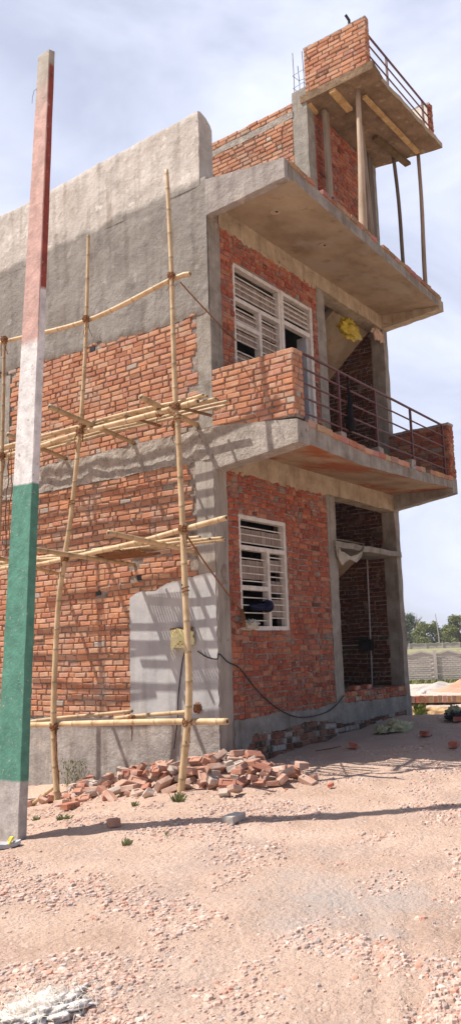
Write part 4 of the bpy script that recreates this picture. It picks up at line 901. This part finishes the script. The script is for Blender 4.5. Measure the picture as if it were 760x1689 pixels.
# ================================================================== crumpled things
def crumple(center, sx, sy, sz, seed, sub=26, flat=0, amp=.35, freq=3.0, fold=1):
    """closed crumpled sheet shape"""
    mb = MB(); vs = []; n = sub; m_ = sub*2
    for i in range(n+1):
        th_ = pi*i/n
        for k in range(m_):
            ph = 2*pi*k/m_; d = Vector((sin(th_)*cos(ph), sin(th_)*sin(ph), cos(th_)))
            q = d*freq+Vector((seed, seed*2, 0)); r = 1+amp*(noise.noise(q)*.9+abs(noise.noise(q*2.1))*.7*fold-.25+.35*noise.noise(q*4.3))
            z = d.z*sz*r
            if flat and z < 0: z *= .15
            vs.append((center[0]+d.x*sx*r, center[1]+d.y*sy*r, center[2]+z))
    fs = [(i*m_+k, (i+1)*m_+k, (i+1)*m_+(k+1) % m_, i*m_+(k+1) % m_) for i in range(n) for k in range(m_)]
    return mb.add(vs, fs)
def lump(name, label, cat, c, s, m, seed, **k):
    mb = crumple(c, *s, seed, **k); o = mb.build(name, m, None, True, Vector(c)); return tag(o, label, cat)
# crumpled green-yellow sack beside the stair bay
p = gp(655, 1207); lump('cement_sack', 'crumpled pale yellow-green sack lying in the shade by the stair bay', 'sack', (p.x, p.y, p.z+.03), (.30, .20, .13), 'sackgreen', 3, flat=1, amp=.5, freq=2.2)
p = gp(628, 1211); lump('plastic_bag', 'small bright yellow-green bag end left of the crumpled sack', 'bag', (p.x, p.y, p.z+.03), (.10, .09, .09), 'sackgreen', 8, flat=1, amp=.7, freq=3)
p = gp(757, 1187); lump('rubbish_bag', 'dark bag in the shade at the right edge behind a red brick', 'bag', (p.x-.2, p.y, p.z+.04), (.16, .14, .10), 'black', 5, flat=1, amp=.6); lump('rubbish_bag', 'pale green bag beside the dark bag at the right edge', 'bag', (p.x+.06, p.y+.1, p.z+.07), (.13, .13, .13), 'sackgreen', 6, flat=1, amp=.6)
# yellow sheet and torn boards under the upper beam
c = on(580, 542, 'Y', -.02); lump('plastic_sheet', 'bright yellow plastic sheet crumpled under the upper beam', 'plastic sheet', (c.x, .03, c.z), (.34, .08, .17), 'yellow', 2, amp=.5, freq=2.1, sub=34)
c = on(622, 551, 'Y', -.03); 
sc_ = MB()
for k in range(7):
    x = c.x-.16+.05*k; sc_.hexa([(x, -.04, c.z+.02), (x+.045, -.05, c.z+.02), (x+.045, -.02, c.z+.02), (x, -.01, c.z+.02), (x+.01, -.05, c.z-.10-.08*R.random()), (x+.06, -.07, c.z-.12), (x+.06, -.05, c.z-.12), (x+.01, -.03, c.z-.12)])
sc_.add(*(lambda q: (q.v, q.f))(crumple((c.x, -.03, c.z+.02), .20, .05, .07, 4, sub=10, amp=.6)))
tag(sc_.build('torn_board', 'cardb', None), 'torn brown board scraps stuck on top of the right upper column', 'scraps')
# cloth on the lintel, cloth and dark pot in the window
cl = MB()
def strip(mb, pts, w_, yoff, n=3, seed=0):
    for k in range(len(pts)-1):
        a, b = Vector(pts[k]), Vector(pts[k+1])
        for i in range(n):
            pass
    P = [Vector(q) for q in pts]; vs = []
    m_ = 6
    for i, q in enumerate(P):
        for k in range(m_+1):
            t = k/m_-.5; vs.append((q.x+w_[i]*t*.5+.01*nz(i, k, seed), q.y+.018*sin(k*2.1+i)+yoff, q.z+w_[i]*t*.9+.012*nz(i*2, k*2, seed)))
    fs = [(i*(m_+1)+k, i*(m_+1)+k+1, (i+1)*(m_+1)+k+1, (i+1)*(m_+1)+k) for i in range(len(P)-1) for k in range(m_)]
    mb.add(vs, fs); mb.add([(x, y+.004, z) for x, y, z in vs], [f[::-1] for f in fs])
def fy_(px, py): q = on(px, py, 'Y', -.06); return (q.x, q.y, q.z)
strip(cl, [fy_(554, 898), fy_(558, 912), fy_(567, 921), fy_(577, 920), fy_(588, 921), fy_(596, 912), fy_(600, 898)], [.06, .10, .22, .05, .16, .14, .07], 0, seed=1)
strip(cl, [fy_(556, 905), fy_(560, 918), fy_(564, 930)], [.05, .12, .05], -.02, seed=2)
tag(cl.build('knotted_rag', 'cloth', None, True), 'pale rag knotted over the lintel of the dark doorway', 'rag')
c = on(438, 1000, 'Y', -.0); b = MB(); P = []
for i in range(17):
    t = pi*i/16; P.append((Vector((c.x-.08*cos(t)*1.0, c.y-.03, c.z)), .085*sin(t)**.6+.001))
b.tube([q for q, _ in P], [r for _, r in P], 16)
b.tube([(c.x-.07, c.y-.03, c.z-.01), (c.x-.24, c.y-.0, c.z-.02), (c.x-.34, c.y+.02, c.z+.0)], [.05, .045, .015], 10)
tag(b.build('helmet', 'navy', None, True), 'round dark blue helmet wedged between the bars of the lower window', 'helmet')
c = on(412, 1030, 'Y', -.0); lump('folded_cloth', 'crumpled beige cloth on the sill of the lower window', 'cloth', (c.x, c.y-.02, c.z), (.16, .05, .06), 'cloth', 6, amp=.7, freq=3)
# dark bag hanging from the balcony railing
c = on(577, 672, 'Y', Yf(1.5)+.02); top = on(572, 622, 'Y', Yf(1.5)+.02)
b = MB(); b.tube([(c.x-.02, c.y, top.z+.02), (c.x-.01, c.y, c.z+.30), (c.x, c.y, c.z+.12), (c.x, c.y, c.z-.10), (c.x-.02, c.y, c.z-.27), (c.x-.02, c.y, c.z-.33)], [.006, .014, .03, .055, .075, .04], 12)
b.v = [(x+.012*nz(x*20, z*9), y+.03*nz(x*14, z*5+3), z) for x, y, z in b.v]
M['bagblack'] = mat('dark_cloth_bag', [(.3, (.008, .007, .010)), (.7, (.02, .018, .022))], 6, .95, .3, 30, spec=.05)
tag(b.build('hanging_bag', 'bagblack', None, True), 'dark bag hanging from the top rail of the balcony', 'bag')
# meter wrapped in yellow paper with cables
mc = Vector((0, .54, 1.585)); me_ = empty('electric_meter', mc, 'electricity meter wrapped in pale yellow paper on the grey cement patch', 'meter')
b = MB(); b.box((-.13, -.13, -.10), (-.016, .12, .12), None, .006); b.build('casing', 'paleyellow', me_)
b = MB(); vs = []
for i in range(9):
    for k in range(7):
        y = (-.19+.38*i/8)*(1+.12*nz(k*.8, 4)); edge = min(1, abs(y)/.19); z = .14-.05*edge-(.19+.05*nz(i*.8, 2)*2+(.06 if i > 6 else 0)-(.07 if i < 2 else 0))*k/6
        vs.append((-.145-.02*nz(i*.9, k*.9, 3)+.09*edge**3, y+.01*nz(i, k), z-.05*edge*(k/6)+.02*nz(i*.7, k, 8)))
fs = [(i*7+k, i*7+k+1, (i+1)*7+k+1, (i+1)*7+k) for i in range(8) for k in range(6)]; b.add(vs, fs); b.add([(x+.003, y, z) for x, y, z in vs], [f[::-1] for f in fs])
b.build('paper_wrap', 'paleyellow', me_)
b = MB(); b.box((-.12, -.145, .115), (-.016, .145, .15), None, .01)
for y, z in ((-.06, -.03), (-.03, -.06), (-.09, -.065), (-.05, -.085)): b.box((-.168, y-.009, z-.006), (-.160, y+.009, z+.006))
b.build('top_cover', 'rope', me_)
def cable(pts, r, label, m='black'):
    P = [Vector(q) for q in pts]; out = []
    for i in range(len(P)-1):
        p0 = P[max(i-1, 0)]; p1 = P[i]; p2 = P[i+1]; p3 = P[min(i+2, len(P)-1)]
        for s in range(6):
            t = s/6; out.append(.5*((2*p1)+(p2-p0)*t+(2*p0-5*p1+4*p2-p3)*t*t+(3*p1-p0-3*p2+p3)*t**3))
    out.append(P[-1]); b = MB(); b.tube(out, r, 6); return tag(b.build('cable', m, None, True), label, 'cable')
cable([on(326, 1074, 'X', -.04), on(342, 1084, 'X', -.04), on(358, 1087, 'X', -.05), (-.06, -.05, 1.39), on(376, 1092, 'Y', -.05), on(395, 1102, 'Y', -.05), on(420, 1134, 'Y', -.05), on(450, 1163, 'Y', -.05), on(480, 1180, 'Y', -.05), on(505, 1183, 'Y', -.05), on(535, 1176, 'Y', -.05), on(553, 1164, 'Y', -.05), on(567, 1147, 'Y', -.03)], .009, 'black cable sagging from the meter across the front wall to the doorway')
cable([on(305, 1074, 'X', -.03), on(301, 1090, 'X', -.03), on(297, 1120, 'X', -.02), on(294, 1150, 'X', -.03), on(293, 1185, 'X', -.05), on(287, 1235, 'X', -.06)], .007, 'thin dark cable hanging down from the meter to the heap')
c = on(325, 1168, 'X', -.04); lump('junction_clamp', 'small rusty clamp lump on the cement patch below the meter', 'clamp', (c.x, c.y, c.z), (.03, .06, .06), 'rope', 3, sub=10, amp=.7)
# ================================================================== props and battens under the stair head slab
def prop(pt, pb_, r0, r1, label, tone=1, kind='log', bend=.012, zt=10.535, zb=None):
    T = on(*pt, 'Z', zt); B = on(*pb_, 'Y', T.y); B.z = 7.50 if zb is None else zb
    P = [B.lerp(T, i/10)+Vector((bend*sin(pi*i/10*1.7+r0*90), bend*.6*sin(pi*i/10*2.3), 0)) for i in range(11)]
    mb = MB(); mb.tube(P, [(r0+(r1-r0)*i/10)*(1+.10*nz(i*1.3, r0*99)) for i in range(11)], 9, (tone, tone*.96, tone*.9))
    o = mb.build('timber_prop', 'log', None, True, B); return tag(o, label, 'prop', 'timber props under the roof slab')
T1 = on(590, 145, 'Z', 10.53)
prop((590, 146), (597, 372), .075, .036, 'thick pale tree trunk prop standing under the left end of the top slab', 1.05)
prop((648, 256), (668, 440), .036, .034, 'dark crooked prop standing under the short dark batten', .32, bend=.018)
prop((689, 254), (701, 470), .042, .034, 'thin pale prop with two dark bands nearest the right end of the top slab', .75, bend=.010)
def plank_prop(x, y, w_, label, tone, lean=0):
    mb = MB(); mb.hexa([(x, y, 7.6), (x+w_, y, 7.6), (x+w_, y+.05, 7.6), (x, y+.05, 7.6), (x-lean, y, 10.5), (x-lean+w_, y, 10.5), (x-lean+w_, y+.05, 10.5), (x-lean, y+.05, 10.5)], (tone,)*3)
    return tag(mb.build('plank_prop', 'log', None, False, Vector((x, y, 7.5))), label, 'prop', 'timber props under the roof slab')
plank_prop(3.12, -.16, .15, 'weathered flat plank prop standing beside the tall concrete column', .62)
plank_prop(4.10, -.45, .13, 'flat plank prop leaning just behind the thick pale trunk', .55, .25)
plank_prop(4.78, -.12, .16, 'dark brown plank prop in front of the right roof column', .30)
def batten(a, b, w_, label, tone=1):
    A = on(*a, 'Z', 10.50); B = on(*b, 'Z', 10.50); d = (B-A); d.z = 0; d.normalize(); s = Vector((-d.y, d.x, 0))*w_/2
    mb = MB(); z0, z1 = 10.455, 10.512
    mb.hexa([tuple(q)+() for q in ((A-s).xy.to_3d()+Vector((0, 0, z0)), (B-s).xy.to_3d()+Vector((0, 0, z0)), (B+s).xy.to_3d()+Vector((0, 0, z0)), (A+s).xy.to_3d()+Vector((0, 0, z0)), (A-s).xy.to_3d()+Vector((0, 0, z1)), (B-s).xy.to_3d()+Vector((0, 0, z1)), (B+s).xy.to_3d()+Vector((0, 0, z1)), (A+s).xy.to_3d()+Vector((0, 0, z1)))], (tone,)*3)
    return tag(mb.build('timber_batten', 'timber', None, False, A), label, 'batten', 'battens under the top slab')
batten((547, 148), (576, 180), .11, 'short orange batten under the left end of the top slab', 1.25)
batten((600, 158), (688, 250), .07, 'long thin batten running under the middle of the top slab', 1.05)
batten((618, 226), (672, 270), .12, 'short dark charred batten under the right end of the top slab', .30)
batten((508, 172), (520, 186), .10, 'pale batten stub beside the tall roof column', 1.3)
# angle iron lying across the roof kerb
a = on(546, 326, 'Y', -1.2); b = on(573, 315, 'Y', -1.0); mb = MB(); mb.tube([(a.x, -1.22, 7.60), (a.x+.30, -1.12, 7.74)], .020, 6); tag(mb.build('steel_angle', 'rail', None, False, Vector((a.x, -1.2, 7.6))), 'short red oxide steel piece sticking up from the roof edge', 'steel piece')
# ================================================================== slipper and white sack
p = gp(8, 1400); sl_ = empty('slipper', (p.x, p.y, p.z+.02), 'grey slipper with a yellow strap lying beside the painted pole', 'slipper')
b = MB(); vs = []; n = 20; dirv = Vector((_r0.x, _r0.y, 0))*1.0+Vector((_f.x, _f.y, 0))*.35; dirv.normalize(); sdv = Vector((-dirv.y, dirv.x, 0))
ol = []
for i in range(n):
    t = 2*pi*i/n; l = .135*cos(t); w2 = (.05+.010*cos(t))*sin(t); ol.append(dirv*l+sdv*w2)
b.add([q+Vector((0, 0, -.01+.02*(q.dot(dirv)/.13)**2)) for q in ol]+[q+Vector((0, 0, .022+.02*(q.dot(dirv)/.13)**2)) for q in ol], [(i, (i+1) % n, n+(i+1) % n, n+i) for i in range(n)]+[tuple(range(n, 2*n)), tuple(range(n))[::-1]]); b.build('sole', 'greysole', sl_)
b = MB(); b.tube([dirv*.03+sdv*.05+Vector((0, 0, .02)), dirv*.055+sdv*.03+Vector((0, 0, .06)), dirv*.07+Vector((0, 0, .065)), dirv*.055-sdv*.03+Vector((0, 0, .06)), dirv*.03-sdv*.05+Vector((0, 0, .02))], .012, 7); b.build('strap', 'yelstrap', sl_)
p = gp(60, 1676); se = empty('woven_sack', (p.x, p.y, p.z), 'torn white woven sack with frayed fibres in the nearest left corner', 'sack')
b = crumple((0, 0, .0), .27, .15, .05, 9, sub=40, flat=1, amp=.7, freq=3.4); b.build('sack_cloth', 'sack', se, True)
b = MB()
for k in range(330):
    x = R.gauss(.04, .16); y = R.gauss(.03, .09); a = R.uniform(0, 6.28); L = R.uniform(.03, .09); z = .03+R.random()*.04
    b.tube([(x, y, z), (x+cos(a)*L*.5, y+sin(a)*L*.5, z+R.uniform(.0, .03)), (x+cos(a)*L, y+sin(a)*L, z-R.uniform(0, .03))], .0012, 4)
b.build('frayed_fibres', 'fibre', se)
p = gp(330, 1243); lump('silver_wrapper', 'crumpled silvery wrapper lying on top of the brick heap', 'wrapper', (p.x, p.y, Hh(int(p.x/cell), int(p.y/cell))+.04), (.12, .10, .05), 'steel', 4, amp=.8, freq=4)
# twig in front of the footing
def twig(pts, label):
    b = MB(); b.tube([gp(*q)+Vector((0, 0, .012)) for q in pts], .006, 5); tag(b.build('twig', 'bark', None), label, 'twig')
twig([(462, 1270), (495, 1262), (520, 1268), (560, 1262)], 'long thin twig on the ground right of the heap')
twig([(520, 1240), (545, 1236), (566, 1232)], 'short twig in the shade beside the footing')
# weeds
def weed(px, py, n, s, label):
    p = gp(px, py); b = MB()
    for k in range(n):
        a = R.uniform(0, 6.28); r = R.random()*s*.6; x = p.x+cos(a)*r; y = p.y+sin(a)*r; z = ground(x, y); L = R.uniform(.4, 1)*s; h = R.uniform(.2, 1)*s*.8; w_ = .006+.007*R.random()
        dx, dy = cos(a)*L*.6, sin(a)*L*.6; g_ = R.uniform(.7, 1.2)
        b.add([(x-dy*.1-w_, y, z), (x+w_, y, z), (x+dx+w_, y+dy, z+h), (x+dx*.7, y+dy*.7+w_, z+h*.9)], [(0, 1, 2, 3)], (.20*g_, .215*g_, .105*g_))
    tag(b.build('weed', 'leaf', None, False, p), label, 'weed', 'weeds in the dust')
weed(295, 1322, 60, .10, 'small weed tuft at the foot of the second bamboo upright'); weed(106, 1352, 45, .10, 'low weed left of the heap in front of the stamped brick'); weed(210, 1394, 26, .07, 'tiny weed on open ground below the heap')
weed(222, 1330, 20, .06, 'tiny weed between the bricks at the front of the heap'); weed(60, 1352, 30, .06, 'sparse dry weed beside the painted pole'); weed(276, 1378, 10, .04, 'single green sprout on open ground below the heap')
for (px, lab) in ((115, 'wispy weed against the plinth beside the first bamboo upright'), (128, 'taller wispy weed against the plinth left of the heap')):
    p = on(px, 1312, 'X', -.12); p.z = ground(p.x, p.y); b = MB()
    for k in range(90):
        x = p.x+R.gauss(0, .05); y = p.y+R.gauss(0, .12); z = p.z+R.random()*.34; a = R.uniform(0, 6.28); w_ = .012
        b.add([(x, y, z), (x+cos(a)*w_, y+sin(a)*w_, z+.01), (x+cos(a)*w_*1.5, y+sin(a)*w_, z+.03), (x, y, z+.02)], [(0, 1, 2, 3)], (.22, .25, .13))
    for k in range(7): b.tube([p+Vector((R.gauss(0, .03), R.gauss(0, .05), 0)), p+Vector((R.gauss(0, .06), R.gauss(0, .12), .33))], .003, 4, (.2, .2, .1))
    tag(b.build('weed', 'leaf', None, False, p), lab, 'weed', 'weeds in the dust')
# ================================================================== far plot, walls, trees
def far(d, s, z): return Vector((CAM.x+E1.x*d-E1.y*s, CAM.y+E1.y*d+E1.x*s, z))
def s_at(px, d):   # sideways coordinate of a picture column at distance d
    r = ray(px, 1064); return (r.y*E1.x-r.x*E1.y)/(r.x*E1.x+r.y*E1.y)*d
# brick edging on the far bank: soldier bricks
b = MB()
for i in range(150):
    s = -9+i*.105; A = far(20.28+.10*nz(s*1.3, 3), s, .08); c = R.choice(SUNNY)
    q = [A+Vector((E1.x*a-E1.y*b_, E1.y*a+E1.x*b_, 0)) for a, b_ in ((0, 0), (0, .100), (.22, .100), (.22, 0))]
    b.hexa([tuple(v) for v in q]+[(v.x, v.y, v.z+.16+R.uniform(-.01, .01)) for v in q], tuple(t*R.uniform(.7, 1.1) for t in c))
tag(b.build('brick_edging', 'brick'), 'row of upright bricks edging the pale plot beyond the house', 'brick edging')
def heap(name, label, d, s, L, W_, h, m, sd):
    b = MB(); vs = []; n = 26
    for i in range(n+1):
        for k in range(n+1):
            u = -1+2*i/n; v = -1+2*k/n; r = sqrt(u*u+v*v); z = h*max(0, 1-r)**1.1*(1+.35*fb(u*3+sd, v*3, 1, 4)) if r < 1 else 0
            p = far(d+v*W_, s+u*L, .20+z-.06*(r > .98)); vs.append(p)
    w_ = n+1; fs = [(i*w_+k, i*w_+k+1, (i+1)*w_+k+1, (i+1)*w_+k) for i in range(n) for k in range(n)]
    b.add(vs, fs); tag(b.build(name, m, None, True), label, 'heap')
heap('sand_heap', 'low grey heap of sand and rubble on the pale plot', 23.8, s_at(722, 23.8), 1.0, 1.6, .24, 'heapgrey', 2)
heap('brick_dust_heap', 'orange heap of brick dust at the right side of the pale plot', 23.0, s_at(764, 23), 1.15, 1.5, .28, 'heaporange', 5)
def sx(px, d): return -(px-717)/F*d*1.05   # sideways metres at distance d
def farwall(d, s0, s1, z0, z1, pitch, th_, name, label, zig=True):
    e = empty(name, far(d, 0, z0), label, 'wall'); inv = Matrix.Translation(-Vector(e.location))
    pan = MB(); post = MB(); n = int((s1-s0)/pitch)
    for i in range(n):
        a = s0+i*pitch; hh = (z1-z0)*.80 if zig else (z1-z0)*.8
        rows = 3
        for r in range(rows):
            za = z0+hh*r/rows+.004; zb = z0+hh*(r+1)/rows-.012
            A, B = far(d, a+.06, 0), far(d, a+pitch-.06, 0); C_, D_ = far(d+th_, a+pitch-.06, 0), far(d+th_, a+.06, 0)
            pan.hexa([(A.x, A.y, za), (D_.x, D_.y, za), (C_.x, C_.y, za), (B.x, B.y, za), (A.x, A.y, zb), (D_.x, D_.y, zb), (C_.x, C_.y, zb), (B.x, B.y, zb)])
            # raised block pattern
            if d < 60:
                for rr in range(4):
                    for q in range(9):
                        w_ = (pitch-.16)/9; s_ = a+.08+q*w_+(w_/2 if rr % 2 else 0); zz = za+(zb-za)*rr/4
                        if s_+w_ > a+pitch-.06: continue
                        A, B = far(d-.022, s_+.012, 0), far(d-.022, s_+w_-.012, 0); C_, D_ = far(d, s_+w_-.002, 0), far(d, s_+.002, 0)
                        h4 = (zb-za)/4
                        pan.hexa([(A.x, A.y, zz+.02), (D_.x, D_.y, zz+.004), (C_.x, C_.y, zz+.004), (B.x, B.y, zz+.02), (A.x, A.y, zz+h4-.02), (D_.x, D_.y, zz+h4-.004), (C_.x, C_.y, zz+h4-.004), (B.x, B.y, zz+h4-.02)])
        # gabled top panel with two peaks
        zt = z0+hh; k = 8; hgt = (z1-zt)
        for q in range(k):
            f0 = abs(((q*2/k) % 1)-.5)*2; f1 = abs((((q+1)*2/k) % 1)-.5)*2
            if (q+1)*2 % k == 0: f1 = 1
            f0 = 1-f0; f1 = 1-f1; a0 = a+.06+(pitch-.12)*q/k; a1 = a+.06+(pitch-.12)*(q+1)/k
            A, B = far(d, a0, 0), far(d, a1, 0); C_, D_ = far(d+th_, a1, 0), far(d+th_, a0, 0)
            h0 = zt+hgt*(.45+.5*f0); h1 = zt+hgt*(.45+.5*f1)
            pan.hexa([(A.x, A.y, zt), (D_.x, D_.y, zt), (C_.x, C_.y, zt), (B.x, B.y, zt), (A.x, A.y, h0), (D_.x, D_.y, h0), (C_.x, C_.y, h1), (B.x, B.y, h1)])
            # raised coping along the gable
            A, B = far(d-.06, a0, 0), far(d-.06, a1, 0)
            pan.hexa([(A.x, A.y, h0-.07), (D_.x, D_.y, h0-.07), (C_.x, C_.y, h1-.07), (B.x, B.y, h1-.07), (A.x, A.y, h0+.01), (D_.x, D_.y, h0+.01), (C_.x, C_.y, h1+.01), (B.x, B.y, h1+.01)])
    pan.build('panel', 'precast', e).matrix_parent_inverse = inv
    for i in range(n+1):
        a = s0+i*pitch; post = MB(); A, B = far(d-.09, a-.075, 0), far(d-.09, a+.075, 0); C_, D_ = far(d+th_+.05, a+.075, 0), far(d+th_+.05, a-.075, 0)
        post.hexa([(A.x, A.y, z0-.1), (D_.x, D_.y, z0-.1), (C_.x, C_.y, z0-.1), (B.x, B.y, z0-.1), (A.x, A.y, z1-.02), (D_.x, D_.y, z1-.02), (C_.x, C_.y, z1-.02), (B.x, B.y, z1-.02)])
        post.build('post', 'precast', e).matrix_parent_inverse = inv
sp0 = s_at(715, 40)
farwall(40, sp0-2.3*6, sp0+2.3*4, -.30, 1.20, 2.3, .05, 'precast_wall', 'near precast concrete wall with block pattern panels and zigzag top')
sp1 = s_at(729, 103)
farwall(103, sp1-1.95*12, sp1+1.95*10, .35, 1.78, 1.95, .05, 'precast_wall', 'distant precast concrete wall below the trees')
# weeds strip at foot of near wall (stuff)
b = MB()
for k in range(1500):
    s = R.uniform(sp0-9, sp0+5); d = R.uniform(38.3, 39.9)
    h = R.uniform(.04, .20); p = far(d, s, ground(*far(d, s, 0).xy, False)-.02); w_ = .03; g_ = R.uniform(.6, 1.2)
    b.add([p, p+Vector((E1.y*w_, -E1.x*w_, 0)), p+Vector((E1.y*w_*2+R.uniform(-.05, .05), -E1.x*w_*2, h)), p+Vector((R.uniform(-.05, .05), 0, h*.8))], [(0, 1, 2, 3)], (.20*g_, .22*g_, .07*g_))
for k in range(700):
    s = R.uniform(s_at(692, 20), s_at(676, 20)); d = R.uniform(18.6, 20.0); p = far(d, s, ground(*far(d, s, 0).xy)-.02); h = R.uniform(.08, .22); g_ = R.uniform(.6, 1.2)
    b.add([p, p+Vector((.03, 0, 0)), p+Vector((.05+R.uniform(-.08, .08), R.uniform(-.05, .05), h)), p+Vector((R.uniform(-.05, .05), 0, h*.8))], [(0, 1, 2, 3)], (.24*g_, .26*g_, .07*g_))
tag(b.build('grass', 'leaf'), 'low green weeds along the far wall and the bank', None, None, 'stuff')
# debris on the far plot
for px, py, r0, lab in ((691, 1143, .10, 'white stone on the pale plot beyond the house'), (690, 1133, .0, '')):
    p = far(21.6, s_at(px, 21.6), .21)
    if r0: lump('stone', lab, 'stone', (p.x, p.y, p.z+.03), (.09, .09, .08), 'sack', 2, sub=8, amp=.3)
def tree(name, label, d, px, h, w_, tone, seed, nleaf=2600, zb=.4):
    s = s_at(px, d); base = far(d, s, zb); e = empty(name, base, label, 'tree', 'trees behind the distant wall')
    rr = random.Random(seed); t = MB(); t.tube([(0, 0, 0), (.05, 0, h*.25), (-.1, .1, h*.5), (0, 0, h*.8)], [.22, .18, .12, .03], 8)
    cl = []
    for k in range(34):
        a = rr.uniform(0, 6.28); v = rr.uniform(.10, 1); R_ = w_*.5*(sin(pi*min(1, .18+v*.8))**.7)*rr.uniform(.35, 1)
        c = Vector((cos(a)*R_, sin(a)*R_, h*(.12+.80*v))); cl.append((c, rr.uniform(.5, 1.0)*h*.15, rr.uniform(.72, 1.28)))
        if k < 12: t.tube([(0, 0, h*rr.uniform(.15, .5)), c*.6+Vector((0, 0, .1)), c], [.07, .045, .015], 5)
    t.build('trunk', 'bark', e)
    c_ = MB()
    for k in range(nleaf):
        c, r, g_ = cl[rr.randrange(len(cl))]; q = Vector((rr.gauss(0, 1), rr.gauss(0, 1), rr.gauss(0, .8))).normalized()*r*rr.uniform(.5, 1.15); p = c+q
        if p.z < .05: continue
        a = Vector((rr.uniform(-1, 1), rr.uniform(-1, 1), rr.uniform(-1, 1))).normalized(); b = a.cross(Vector((rr.uniform(-1, 1), rr.uniform(-1, 1), rr.uniform(-1, 1)))).normalized(); L = rr.uniform(.09, .19)
        g2 = g_*rr.uniform(.8, 1.2); c_.add([p-a*L, p-b*L*.6, p+a*L, p+b*L*.6], [(0, 1, 2, 3)], tuple(q_*g2 for q_ in tone))
    c_.build('crown', 'leaf', e)
GR = (.19, .21, .085); G2 = (.095, .125, .07); G3 = (.14, .16, .09)
tree('broadleaf_tree', 'round light green tree nearest to the house corner', 118, 703, 4.7, 4.3, GR, 1, 4200)
tree('broadleaf_tree', 'tall green tree at the right edge of the picture', 118, 757, 5.2, 4.6, GR, 2, 4200)
tree('broadleaf_tree', 'dark taller tree peeping out behind the house corner', 128, 676, 5.9, 4.0, G2, 3, 3200)
tree('broadleaf_tree', 'small olive tree between the pole and the right tree', 122, 738, 3.6, 3.6, G3, 4, 2600)
tree('broadleaf_tree', 'low dark bush between the round tree and the thin pole', 125, 720, 3.7, 3.4, G2, 5, 2600)
tree('broadleaf_tree', 'dark low tree filling the gap behind the olive tree', 135, 746, 4.2, 5, G2, 6, 2600)
tree('broadleaf_tree', 'light green tree beyond the right edge', 120, 800, 5.2, 5, GR, 8, 2600)
tree('broadleaf_tree', 'dark green tree hidden mostly by the house corner', 122, 660, 4.8, 4.5, G3, 7, 2600)
# bare branch tree
bt = on(687, 1030, 'Z', 4); s = s_at(687, 130); base = far(130, s, .4); b = MB()
for k in range(26):
    a = R.uniform(0, 6.28); b.tube([base+Vector((0, 0, R.uniform(2, 4))), base+Vector((cos(a)*.5, sin(a)*.5, R.uniform(4.3, 5.2))), base+Vector((cos(a)*1.1, sin(a)*1.1, R.uniform(4.9, 6.0)))], [.05, .03, .012], 4)
b.tube([base, base+Vector((0, 0, 4.2))], [.14, .07], 6); tag(b.build('bare_tree', 'bark', None, False, base), 'leafless branches rising above the round light green tree', 'tree')
s = s_at(724, 106); p = far(106, s, .4); q = on(721.5, 1016, 'Z', 5.1); b = MB(); b.tube([p, p+Vector((0, 0, 2)), p+Vector((0, 0, 4.9))+Vector((-E1.y, E1.x, 0))*.25], [.085, .07, .05], 8); tag(b.build('utility_pole', 'precast', None, False, p), 'thin pale utility pole standing behind the distant wall', 'pole')

# ================================================================== haze
hz = MB(); hz.box((-1450, -1450, -4), (1850, 1850, 22)); m = bpy.data.materials.new('haze'); m.use_nodes = True; t = m.node_tree; t.nodes.remove(t.nodes['Principled BSDF'])
v = t.nodes.new('ShaderNodeVolumePrincipled'); v.inputs['Color'].default_value = (.93, .95, 1, 1); v.inputs['Density'].default_value = .0006; v.inputs['Anisotropy'].default_value = .2
t.links.new(v.outputs[0], t.nodes['Material Output'].inputs['Volume']); M['haze'] = m
tag(hz.build('haze', 'haze'), 'thin dusty haze over the far fields', None, None, 'stuff')
